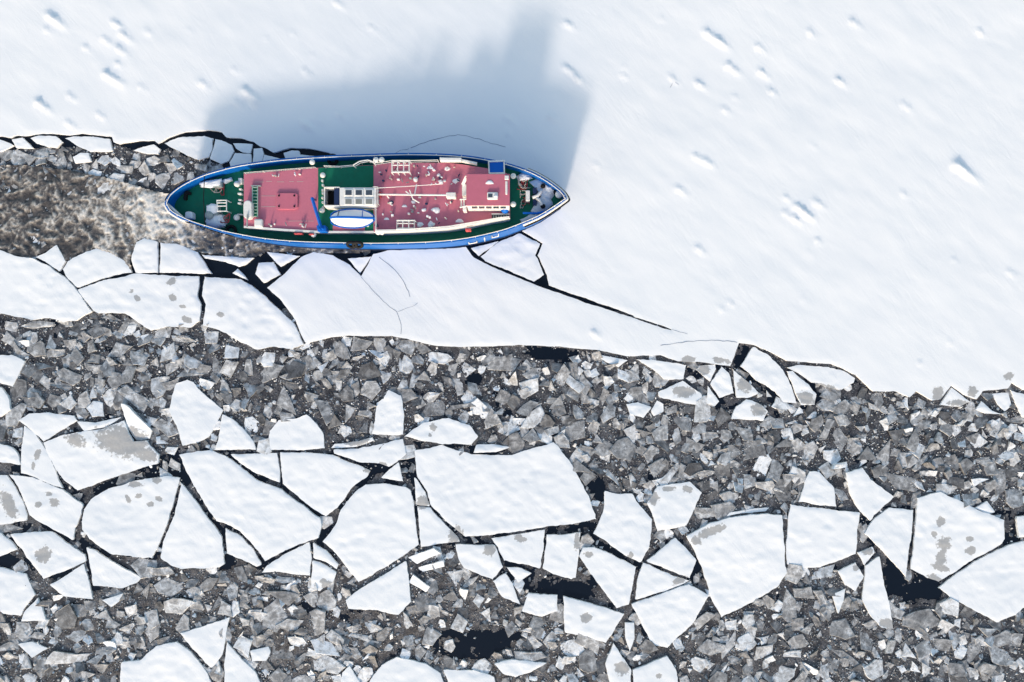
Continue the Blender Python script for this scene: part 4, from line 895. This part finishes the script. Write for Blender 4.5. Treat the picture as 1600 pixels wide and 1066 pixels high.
# aft porch of the wheelhouse with door, ladder
w_ = MB(); w_.pbox(722, 288, 728.6, 306, ZM, ZW-1.0); w_.pbox(723, 322, 728.6, 329, ZM, ZW-1.3); pw = w_.build('porch', M['white'], wh, bevel=.03)
for pts in ([(722,288,ZW-.9),(728,275,ZW-.2)], [(724,290,ZW-.9),(729,278,ZW-.2)], [(719,312,ZW-1.2),(729,311,ZW-.4)], [(719,324,ZW-1.2),(729,322,ZW-.4)], [(721,312,ZW-1.3),(721,324,ZW-1.3)], [(725,312,ZW-1.0),(725,324,ZW-1.0)]):
    w_ = MB(); w_.ptube(pts, .06, 5); w_.build('porch_rail', M['white'], pw)
# solid white side screens and rails of the deckhouse
def screen(pts, z, h, name, parent, th=.10, m='white'):
    V = [PV(x, y, z+h) for x, y in pts]; mbx = MB()
    for i in range(len(V)-1):
        a, b = V[i], V[i+1]; nrm = Vector((-(b-a).y, (b-a).x, 0)).normalized()*th/2
        mbx.add([a-nrm-Vector((0,0,h)), b-nrm-Vector((0,0,h)), b+nrm-Vector((0,0,h)), a+nrm-Vector((0,0,h)), a-nrm, b-nrm, b+nrm, a+nrm], [(3,2,1,0),(4,5,6,7),(0,1,5,4),(1,2,6,5),(2,3,7,6),(3,0,4,7)])
    return mbx.build(name, M[m], parent)
screen([(586,360.5),(640,359.5),(700,355.5),(735,349.5),(770,342.5),(796,339)], ZM, .55, 'side_screen', mid, .14)
screen([(687,247),(720,250),(745,255)], ZM, .5, 'side_screen', mid, .14)
screen([(381,354.5),(440,359),(500,362.5),(586,362.5)], ZA, .10, 'coaming', aft, .16)
w_ = MB(); w_.pbox(687, 246, 721, 251.5, ZM+.3, ZM+.85); w_.build('locker', M['white'], mid, bevel=.06)
def railing(pts, z, h, parent, name='railing', r=.028):
    for i in range(len(pts)-1):
        a, b = PV(*pts[i], z+h), PV(*pts[i+1], z+h); m_ = MB(); m_.tube([a, b], r, 5)
        m_.tube([a-Vector((0,0,h*.5)), b-Vector((0,0,h*.5))], r*.7, 5)
        k = max(1, int((b-a).length/1.3))
        for q in range(k+1):
            p = a.lerp(b, q/k); m_.tube([p-Vector((0,0,h)), p], r, 5)
        m_.build(name, M['white'], parent)
railing([(584,255),(612,251),(640,251),(684,250)], ZM, .9, mid)
railing([(381,270),(440,265),(492,261)], ZA, .5, aft, r=.018)
railing([(506,259),(530,260),(552,258)], ZA, .7, aft)
railing([(552,258),(562,252),(575,250),(584,253)], ZA+.3, .9, aft, r=.045)
railing([(583,292),(590,292),(590,318)], ZM, .8, mid)
railing([(586,325),(587,358)], ZM, .8, mid)
# open white rescue frames, one on each side of the deckhouse
def frame(x0, y0, x1, y1, z0, h, cols, label):
    f = thing('rescue_frame', (*P((x0+x1)/2, (y0+y1)/2, z0), z0), label, 'rack', 'white tube racks on the deckhouse')
    c = lambda x, y, z: PV(x, y, z)
    for zz, dx in ((z0+.06, 1.5), (z0+h, 0)):
        m_ = MB(); m_.tube([c(x0+dx, y0+dx, zz), c(x1-dx, y0+dx, zz), c(x1-dx, y1-dx, zz), c(x0+dx, y1-dx, zz)], .055, 6, True); m_.build('rim', M['white'], f)
    for i in range(cols+1):
        x = x0+(x1-x0)*i/cols
        for y in (y0, y1):
            m_ = MB(); m_.tube([c(x, y, z0+h), Vector((*P(x, y, z0+h), z0))], .045, 6); m_.build('upright', M['white'], f)
        if 0 < i < cols: m_ = MB(); m_.tube([c(x, y0, z0+h), c(x, y1, z0+h)], .04, 6); m_.build('crossbar', M['white'], f)
    m_ = MB(); m_.tube([c(x0, (y0+y1)/2-2, z0+h), c(x1, (y0+y1)/2-2, z0+h)], .04, 6); m_.build('crossbar', M['white'], f)
    return f
frame(612, 251, 640, 269.5, ZM, .9, 3, 'open white tube rack on the upper side of the deckhouse')
frame(620, 344.5, 648, 358, ZM, .8, 3, 'open white tube rack on the lower side of the deckhouse')
# folded mast and its stays over the red deck
fm = MB(); fm.ptube([(703,305,ZM+.75),(588,304,ZM+.55)], .07, 8); mast = fm.build('folded_mast', M['white'], ship)
for pts in ([(640,297,ZM+.7),(645,311,ZM+.6),(655,317,ZM+.3)], [(634,299,ZM+.65),(641,305,ZM+.65)], [(651,288,ZM+.5),(648,303,ZM+.65)], [(605,306,ZM+.6),(608,310,ZM+.5)]):
    m_ = MB(); m_.ptube(pts, .05, 6); m_.build('mast_arm', M['white'], mast)
m_ = MB(); m_.pbox(697, 300.5, 712, 308.5, ZM, ZM+.85); m_.build('mast_step', M['white'], mast, bevel=.05)
m_ = MB(); m_.ptube([(588,294,ZM+.9),(640,291,ZM+.9),(692,287.5,ZM+.9)], .028, 5); m_.build('stay', M['white'], mast)
m_ = MB(); m_.lathe(PV(650, 282, ZM), [(.16,0),(.2,.3),(.14,.42),(.02,.46)]); m_.build('mushroom_vent', M['white'], mid, smooth=True)
for x, y in ((613,317),(589,353)): m_ = MB(); m_.lathe(PV(x, y, ZM), [(.13,0),(.13,.35),(.02,.4)]); m_.build('deck_vent', M['navy'], mid)
m_ = MB(); m_.pbox(590, 300, 595, 308, ZM, ZM+.35); m_.build('fire_box', M['signal_red'], mid, bevel=.04)
for x, y, w2, h2 in ((727,357,9,4),(459,363.5,13,2.6),(482,364.5,8,2.6)):
    m_ = MB(); z = (ZM if x > 600 else ZA); m_.pbox(x, y, x+w2, y+h2, z-.35, z+.2); m_.build('life_ring_box', M['signal_red'], mid if x > 600 else aft, bevel=.05)
# blue panel in a white frame beside the wheelhouse
aw = MB(); aw.pbox(764.5, 253.5, 786.5, 269.5, ZW-1.25, ZW-1.18); awn = aw.build('bridge_wing', M['bluecover'], ship)
m_ = MB(); c4 = [PV(x, y, ZW-1.14) for x, y in ((763.5,252.5),(787.5,251.5),(788,270.5),(764.5,271))]; m_.tube(c4, .085, 6, True); m_.build('wing_frame', M['white'], awn)
for x, y in ((765,254),(786,254)): m_ = MB(); q = PV(x, y, ZW-1.2); m_.tube([q, Vector((q.x, q.y, 2.0))], .06, 5); m_.build('wing_post', M['white'], awn)
# stairway at the front of the lower side
stw = MB(); stw.pbox(768, 333.5, 796, 335, ZM, ZM+.3); sway = stw.build('stairway', M['white'], mid)
for i in range(6):
    m_ = MB(); m_.pbox(770+i*4, 335.3, 772.4+i*4, 343, ZM+.03, ZM+.12-i*.01); m_.build('tread', M['grey'], sway)
m_ = MB(); m_.pbox(768.5, 335.1, 796, 343.2, ZM+.005, ZM+.02); m_.build('stair_well', M['dark'], sway)
m_ = MB(); m_.lathe(PV(789, 329, ZM), [(.3,0),(.32,.5),(.2,.75),(.03,.82)]); m_.build('winch_cover', M['bluecover'], mid, smooth=True)
for x, y, z in ((802,275.5,ZM+1),(802,319.5,ZM+1),(488,253.5,ZA+.6),(587.5,250,ZM+.6),(596.5,250,ZM+.6),(504.5,274,ZA+.5),(503.5,329,ZA+.5),(591,363,ZM-.2),(597,363,ZM-.2),(490,367,ZA-.1)):
    m_ = MB(); m_.lathe(PV(x, y, z), [(.06,-.5),(.06,-.1),(.2,-.06),(.22,.04),(.12,.14),(.02,.16)]); m_.build('lamp', M['white'], mid if x > 585 else aft, smooth=True)
for x, y in ((503,282),(504,289),(503.5,297),(504,302),(503.5,309),(504,316),(504.5,324)):
    m_ = MB(); m_.pbox(x-1.6, y-1.8, x+1.6, y+1.8, ZA, ZA+.35); m_.build('valve_box', M['white'], aft, bevel=.04)
# aft house top: hatch, ladder, tank
m_ = MB(); m_.pprism([(434,301.5),(462,301.5),(465,304),(465,324),(462,327),(434,327),(431.5,324),(431.5,304)], ZA, ZA+.16); ht = m_.build('hatch_cover', M['red'], aft, bevel=.03)
for x, y in ((436,306),(460,306),(436,322.5),(460,322.5)): m_ = MB(); m_.lathe(PV(x, y, ZA+.16), [(.075,0),(.075,.05),(.02,.06)], 8); m_.build('bolt', M['dark'], ht)
m_ = MB(); m_.pbox(392, 289.5, 407, 291, ZA, ZA+.22); m_.build('ladder_bracket', M['grey'], aft)
ld = MB(); ld.ptube([(394.5,291,ZA+.2),(394.5,339.5,ZA+.2)], .045, 5); ld.ptube([(402.5,291,ZA+.2),(402.5,339.5,ZA+.2)], .045, 5); lad = ld.build('ladder', M['mint'], aft)
for i in range(10): m_ = MB(); y = 293+i*5; m_.ptube([(394.5,y,ZA+.2),(402.5,y,ZA+.2)], .035, 5); m_.build('rung', M['mint'], lad)
m_ = MB(); m_.pbox(395, 291.5, 402, 339, ZA+.01, ZA+.03); m_.build('ladder_mat', M['green'], aft)
def capsule(x0, y0, x1, y1, z0, z1, nm, m, par, ins=.0):
    w2 = (x1-x0)/2; pp = [(x0+w2+w2*math.cos(t), y0+w2-w2*math.sin(t)) for t in [math.pi*k/8 for k in range(9)]]+[(x0+w2-w2*math.cos(t), y1-w2+w2*math.sin(t)) for t in [math.pi*k/8 for k in range(9)]]
    q = MB(); q.pprism(pp, z0, z1, ins); return q.build(nm, m, par, bevel=.06)
capsule(380, 313, 393, 342, ZA, ZA+.6, 'water_tank', M['white'], aft)
m_ = MB(); m_.pbox(396.5, 342, 409.5, 355, ZA, ZA+.4); m_.build('tank_box', M['white'], aft, bevel=.12)
m_ = MB(); m_.ptube([(386.5,335,ZA+.7),(386,355,ZA+.6)], .06, 6); m_.build('davit_pole', M['grey'], aft)
# seams of the red roof
for x0, x1, y in ((398,412,284.5),(416,425,283.5),(433,444,284.3),(452,459,283.8),(464,474,284),(408,431,306.3),(408,431,323),(450,490,345.5)):
    m_ = MB(); m_.pbox(x0, y-.25, x1, y+.25, ZA+.004, ZA+.012); m_.build('deck_seam', M['rope_w'], aft)
# crane
cr = MB(); cr.pprism([(494,352),(508,352),(510,362),(496,362)], ZA, ZA+.8); crane = cr.build('crane_base', M['bluecover'], ship, bevel=.05)
m_ = MB(); a, b = PV(487.5,309,ZA+1.0), PV(502,357,ZA+.85); m_.tube([a, b], .13, 4); m_.build('crane_boom', M['bluecover'], crane)
m_ = MB(); m_.tube([a, Vector((a.x, a.y, ZA))], .07, 6); m_.build('boom_rest', M['navy'], crane)
for dx in (-2.5, 3): m_ = MB(); m_.lathe(PV(502+dx, 358, ZA+.8), [(.08,0),(.08,.2),(.02,.22)], 8); m_.build('crane_knob', M['bluecover'], crane)
# stern deck fittings
def fit(name, x, y, prof, m, n=14):
    q = MB(); z = zdeck(x); q.lathe(PV(x, y, z), prof, n); return q.build(name, M[m], deck, smooth=True)
for x, y in ((374.5,290),(374,342)): fit('mushroom_vent', x, y, [(.1,0),(.1,.4),(.24,.45),(.24,.6),(.05,.7)], 'white')
for x0, y0, x1, y1 in ((372,278,378,287),(373,294,377,297),(371,301,377,304),(372,311,377,313.5),(371,316,376,319),(370,334,378,336)):
    m_ = MB(); z = zdeck(375); m_.pbox(x0, y0, x1, y1, z, z+.5); m_.build('deck_post', M['white'], deck, bevel=.04)
m_ = MB(); z = zdeck(290); m_.pprism([(288,332),(291,330),(298,330),(301,333),(301,342),(288,342)], z, z+.6, .08); m_.build('snowy_locker', M['snowp'], deck, bevel=.08)
m_ = MB(); z = zdeck(290); m_.pprism([(286,312),(287,301),(291,297.5),(297,300),(296.5,304),(291.5,303.5),(290,313)], z, z+.35); m_.build('bollard', M['black'], deck, bevel=.05)
m_ = MB(); z = zdeck(320); m_.ptube([(319.5,275,z+1.2),(318,310,z+1.2),(320.5,356,z+1.2)], .035, 5); m_.build('aerial_wire', M['black'], deck)
m_ = MB(); z = zdeck(345); c4 = [PV(x, y, z+.9) for x, y in ((339,313),(354,313),(354,330),(340,330))]; m_.tube(c4, .06, 6, True)
for yy in (317, 322): m_.ptube([(339.5,yy,z+.9),(354,yy,z+.9)], .045, 6)
for q in c4: m_.tube([q, Vector((q.x, q.y, z))], .05, 5)
m_.build('winch_frame', M['white'], deck)
m_ = MB(); m_.pbox(322, 320, 340, 336, z, z+.7); m_.pbox(326, 336, 352, 350, z, z+.5); m_.lathe(PV(333, 339, z), [(.3,0),(.35,.8),(.1,.95)]); m_.build('stern_winch', M['grey'], deck, bevel=.05)
m_ = MB(); m_.pbox(312, 284, 346, 292, zdeck(330), zdeck(330)+.55); m_.build('stern_locker', M['grey'], deck, bevel=.05)
# bow fittings
z = zdeck(845)
m_ = MB(); m_.pbox(821.5, 297.5, 828, 313.5, z, z+.8); m_.build('windlass_box', M['white'], deck, bevel=.04)
for y0, y1 in ((293,303),(311.5,320.5)): m_ = MB(); m_.pbox(832.5, y0, 839, y1, z, z+.55); m_.build('chain_locker', M['navy'], deck, bevel=.04)
for pts in ([(832,309,z+.5),(840,306,z+.55),(845,300,z+.5),(847,294,z+.3)], [(838,309.5,z+.5),(843,313,z+.55),(846,318,z+.5),(847.5,324,z+.3)]):
    m_ = MB(); m_.ptube(pts, .14, 8); m_.build('hawse_pipe', M['white'], deck, smooth=True)
fit('bow_bollard', 872.5, 306.5, [(.2,0),(.2,.5),(.3,.55),(.3,.75),(.1,.8)], 'white')
for x, y in ((848,293),(848,324.5),(868,302)): fit('mooring_bitt', x, y, [(.15,0),(.15,.45),(.2,.5),(.05,.55)], 'black')
m_ = MB(); m_.ptube([(817,333,zdeck(817)+.9),(838,333.5,zdeck(830)+.95),(850,331,zdeck(850)+1)], .09, 6); m_.build('bow_rail', M['bluecover'], deck)

# lifeboat in its cradle
lbz = ZA+.45
lb = thing('lifeboat', (*P(552, 341, lbz), lbz), 'small blue lifeboat under a white canvas cover beside the engine casing', 'boat')
st_ = [(517.5,7,4),(522,10,8),(530,12.6,11.5),(542,14.4,13.3),(555,14.8,13.7),(567,13.5,12.5),(577,9.5,8.5),(583,5,4.2),(586.5,.8,.5)]
cyb = 341.5
g = ZA+1.15
def stat(x, hw, z): a = PV(x, cyb-hw, z); b = PV(x, cyb+hw, z); return a, b
mb = MB(); rows = []
for x, hw, _ in st_:
    a, b = stat(x, hw, g); k = Vector(((a.x+b.x)/2, (a.y+b.y)/2, 0))
    rows.append([a, Vector((a.x, k.y+(a.y-k.y)*.75, g-.4)), Vector((k.x, k.y, g-.68)), Vector((b.x, k.y+(b.y-k.y)*.75, g-.4)), b])
mb.add([p for r_ in rows for p in r_], [(i*5+k, i*5+k+1, (i+1)*5+k+1, (i+1)*5+k) for i in range(len(rows)-1) for k in range(4)]+[(0,1,2,3,4)]); mb.build('hull', M['bluecover'], lb)
tops = []
for side in (0, 1):
    mb = MB(); ro = []
    for i, (x, hw, hc) in enumerate(st_[:-1]):
        a, b = stat(x, hc, g+.05); rz = g+.12+.42*math.sin(math.pi*min(1, (i+.7)/6.5)); c = Vector(((a.x+b.x)/2, (a.y+b.y)/2+.02, rz)); e = a if side == 0 else b
        ro.append([c, c.lerp(e, .5)+Vector((0, 0, .05)), e])
    mb.add([p for r_ in ro for p in r_], [(i*3+k, i*3+k+1, (i+1)*3+k+1, (i+1)*3+k) for i in range(len(ro)-1) for k in range(2)]); cv = mb.build('canvas_cover', M['snowp'], lb, smooth=True)
    tops.append(ro)
m_ = MB(); m_.tube([r_[0]+Vector((0, 0, .015)) for r_ in tops[0]]+[stat(586.5, .8, g)[0]], .09, 6); m_.build('ridge_band', M['bluecover'], lb)
for i in (2, 5):
    m_ = MB(); m_.tube([q+Vector((0, 0, .02)) for q in (tops[0][i][2], tops[0][i][1], tops[0][i][0])], .035, 5); m_.build('cover_strap', M['navy' if i == 2 else 'bluecover'], lb)
m_ = MB(); m_.tube([stat(x, hw, g)[0] for x, hw, _ in st_]+[stat(x, hw, g)[1] for x, hw, _ in st_[::-1]], .06, 6, True); m_.build('gunwale', M['bluecover'], lb)
for x in (528, 572): m_ = MB(); m_.pbox(x-1.5, 331, x+1.5, 352, ZA, ZA+.75); m_.build('boat_cradle', M['white'], aft)
m_ = MB(); m_.pbox(520, 352, 570, 361, ZA+.012, ZA+.03); m_.build('boat_deck_mat', M['red'], aft)

# things lying on the ship: snow, ropes, tyres
def snow_pile(pp, z, h, label, seed=0):
    cx = sum(p[0] for p in pp)/len(pp); cy = sum(p[1] for p in pp)/len(pp); c = PV(cx, cy, z); V = []; F = []
    poly = roughen([P(x, y, z) for x, y in pp], .14, .07); n = len(poly); rings = ((1, 0), (.86, .55), (.6, .85), (.3, 1.0))
    for s, k in rings:
        for x, y in poly: V.append((( x-c.x)*s, (y-c.y)*s, h*k*(1+.35*noise.noise((x*2+seed, y*2, s*3)))-(.02 if s == 1 else 0)))
    V.append((0, 0, h)); F = [(i*n+k, i*n+(k+1) % n, (i+1)*n+(k+1) % n, (i+1)*n+k) for i in range(3) for k in range(n)]+[(3*n+k, 3*n+(k+1) % n, 4*n) for k in range(n)]
    q = MB(); q.add(V, F); o = q.build('snow_patch', M['snowp'], None, Vector((0, 0, 0)), True); o.location = c
    return tag(o, label, 'snow', 'snow lying on the ship')
zs = zdeck(340); zbow = zdeck(848)
snow_pile([(311,287),(318,283),(335,281),(347,279),(346,290),(330,294),(314,293)], zs+.5, .18, 'long white snow strip on the locker of the stern deck')
snow_pile([(322,322),(330,318),(341,320),(341,332),(330,337),(322,334)], zs+.66, .15, 'square snow patch on the stern winch beside the white frame', 1)
snow_pile([(322,340),(335,333),(350,336),(355,348),(352,354),(335,356),(322,352)], zs+.35, .3, 'rounded snow heap near the lower bulwark at the stern', 2)
snow_pile([(826,284),(838,280),(852,284),(866,293),(870,303),(862,312),(866,322),(852,332),(838,336),(829,330),(834,322),(845,318),(847,308),(838,304),(842,296),(832,290)], zbow, .32, 'broad snow drift filling the bow around the hawse pipes', 3)
snow_pile([(812,343),(826,336),(840,336),(846,340),(830,349),(816,352)], zdeck(828), .2, 'snow patch in the lower corner of the foredeck', 4)
for i, (x, y, a, lab) in enumerate([(699,264,5,'white snow lump on the upper red deck near the long locker'),(689,285,5,'snow lump between the long locker and the mast step'),(712,283,6,'thin melting snow smear just aft of the wheelhouse porch'),
    (646,316,4.5,'small snow lump below the folded mast'),(663,328,4.5,'small snow lump in the middle of the red deck'),(681,328,7,'thin snow smear on the red deck right of the small lump'),(656,351,6,'white snow heap right of the lower tube rack'),
    (673,351,8,'wide snow heap on covered gear along the lower screen'),(686,274,4,'little snow spot left of the upper snow lump'),(775,307,4,'snow on the roof hatch of the wheelhouse')]):
    zz = (ZW+.14 if x == 775 else ZM)+.01; rr = random.Random(i)
    snow_pile([(x+a*math.cos(t)*rr.uniform(.6, 1.2), y+a*.75*math.sin(t)*rr.uniform(.6, 1.2)) for t in [k*math.pi/4 for k in range(8)]], zz, .14, lab, i+9)
def rope(px, py, w, h, z, m, label, seed, turns=70):
    rr = random.Random(seed); pts = []; x, y = px, py; a = 0
    for k in range(turns):
        a += rr.uniform(-1.3, 1.6); x += 2.6*math.cos(a); y += 2.6*math.sin(a)
        x = px+max(-w, min(w, x-px)); y = py+max(-h, min(h, y-py)); pts.append(PV(x, y, z+.04+.12*rr.random()))
    q = MB(); q.tube(pts, .035, 5); c = PV(px, py, z); return one(q, 'rope_heap', M[m], c, label, 'rope', 'ropes heaped on the decks')
rope(337, 296, 13, 9, zs+.05, 'rope_r', 'red rope heap beside the snow strip on the stern deck', 1); rope(343, 291, 14, 10, zs+.1, 'rope_w', 'pale rope tangle over the red rope on the stern deck', 2, 90)
rope(352, 341, 7, 7, zs+.6, 'rope_r', 'short red rope coil on the snow heap at the stern', 3, 40); rope(816, 287, 8, 9, zdeck(816), 'rope_r', 'red rope heap at the upper side of the foredeck', 4, 110)
rope(819, 284, 9, 10, zdeck(816)+.05, 'rope_w', 'pale rope tangle at the upper side of the foredeck', 5, 110); rope(818, 312, 5, 14, zdeck(818), 'rope_w', 'pale rope strewn beside the windlass box', 6, 80); rope(822, 318, 5, 9, zdeck(818)+.05, 'rope_r', 'red rope strand below the windlass box', 7, 40)
def tyre(x, y, z, label, ry=1.0, tiltx=0.0):
    pts = [Vector((.36*math.cos(t), .36*ry*math.sin(t), .36*tiltx*math.sin(t))) for t in [2*math.pi*k/18 for k in range(18)]]; c = PV(x, y, z)
    q = MB(); q.tube([c+p for p in pts], .13, 8, True); return one(q, 'tyre', M['black'], c, label, 'tyre', 'tyres hung as fenders', smooth=True)
tyre(361, 360.5, zdeck(361)+.15, 'black tyre lying on the stern deck by the lower bulwark')
tyre(550, 382.5, zb(550)-.05, 'black tyre hung over the lower bulwark, left of the pair', .45, .8); tyre(559, 382.5, zb(559)-.05, 'black tyre hung over the lower bulwark, right of the pair', .45, .8)
tyre(520, 249.5, zdeck(520)+.15, 'dark tyre lying on the upper side deck near the casing')

# small fittings over the red decks: boxes, pipes, cleats
rr = random.Random(21)
for k in range(84):
    x, y = (rr.uniform(592, 718), rr.choice((rr.uniform(258, 290), rr.uniform(308, 352)))) if k < 70 else (rr.uniform(412, 480), rr.choice((272, 274, 350, 353)))
    z = ZM if k < 70 else ZA; par = mid if k < 70 else aft; q = MB(); w2, h2 = rr.uniform(.8, 2.2), rr.uniform(.7, 1.6); mm = M[rr.choice(('white', 'white', 'grey', 'snowp', 'navy', 'rope_w'))]
    if rr.random() < .45:
        a = rr.uniform(0, 3.14); l = rr.uniform(2, 6); q.ptube([(x-l*math.cos(a)*.5, y-l*math.sin(a)*.5, z+.12), (x+l*math.cos(a)*.5, y+l*math.sin(a)*.5, z+.2)], .045, 5); q.build('pipe', mm, par)
    else: q.pbox(x-w2, y-h2, x+w2, y+h2, z, z+rr.uniform(.12, .45)); q.build('deck_fitting', mm, par, bevel=.03)
for k in range(9):
    x = 640+k*16; y = np.interp(x, [640, 700, 735, 797], [359.3, 355.3, 349.3, 338.8]); q = MB(); a = PV(x, y, ZM+.55); q.tube([a, a+Vector((0, 0, .45))], .03, 5)
    b = PV(x+16, np.interp(x+16, [640, 700, 735, 797], [359.3, 355.3, 349.3, 338.8]), ZM+.55); q.tube([a+Vector((0, 0, .45)), b+Vector((0, 0, .45))], .025, 5); q.build('railing', M['white'], mid)

snow_pile([(806,276),(816,270),(828,273),(834,280),(822,283),(810,284)], zdeck(818)+.02, .22, 'small snow bank by the upper bulwark of the foredeck', 31)
snow_pile([(850,287),(862,292),(868,300),(860,304),(852,297)], zbow+.2, .3, 'bright snow cap at the upper side of the bow tip', 32)
snow_pile([(340,285),(352,279),(362,277),(364,283),(352,288)], zs+.05, .2, 'snow ridge by the upper bulwark of the stern deck', 33)
snow_pile([(320,345),(334,341),(348,350),(352,357),(338,357),(324,353)], zs+.02, .35, 'shaded snow drift against the lower stern bulwark', 34)
snow_pile([(672+5*math.cos(t)*(1+.4*math.sin(3*t)), 262+5*.7*math.sin(t)*(1+.3*math.cos(2*t))) for t in [k*math.pi/5 for k in range(10)]], ZM+.005, .06, 'thin snow smear at the upper side of the red deck', 50)
snow_pile([(632+4*math.cos(t)*(1+.4*math.sin(3*t)), 322+4*.7*math.sin(t)*(1+.3*math.cos(2*t))) for t in [k*math.pi/5 for k in range(10)]], ZM+.005, .06, 'small snow smear left of the middle snow lump', 51)
snow_pile([(718+6*math.cos(t)*(1+.4*math.sin(3*t)), 345+6*.7*math.sin(t)*(1+.3*math.cos(2*t))) for t in [k*math.pi/5 for k in range(10)]], ZM+.005, .06, 'dirty snow patch on the lower red walkway aft of the stairs', 52)
snow_pile([(765+6*math.cos(t)*(1+.4*math.sin(3*t)), 285+6*.7*math.sin(t)*(1+.3*math.cos(2*t))) for t in [k*math.pi/5 for k in range(10)]], ZW+.005, .06, 'faint snow smear on the wheelhouse roof above the hatch', 53)
snow_pile([(604+4*math.cos(t)*(1+.4*math.sin(3*t)), 342+4*.7*math.sin(t)*(1+.3*math.cos(2*t))) for t in [k*math.pi/5 for k in range(10)]], ZM+.005, .06, 'small snow patch beside the lifeboat bow', 54)

# keep the hierarchy at thing > part > sub-part: pieces of a sub-part hang on its part
for o in list(D.objects):
    if o.parent and o.parent.parent and o.parent.parent.parent: o.parent = o.parent.parent
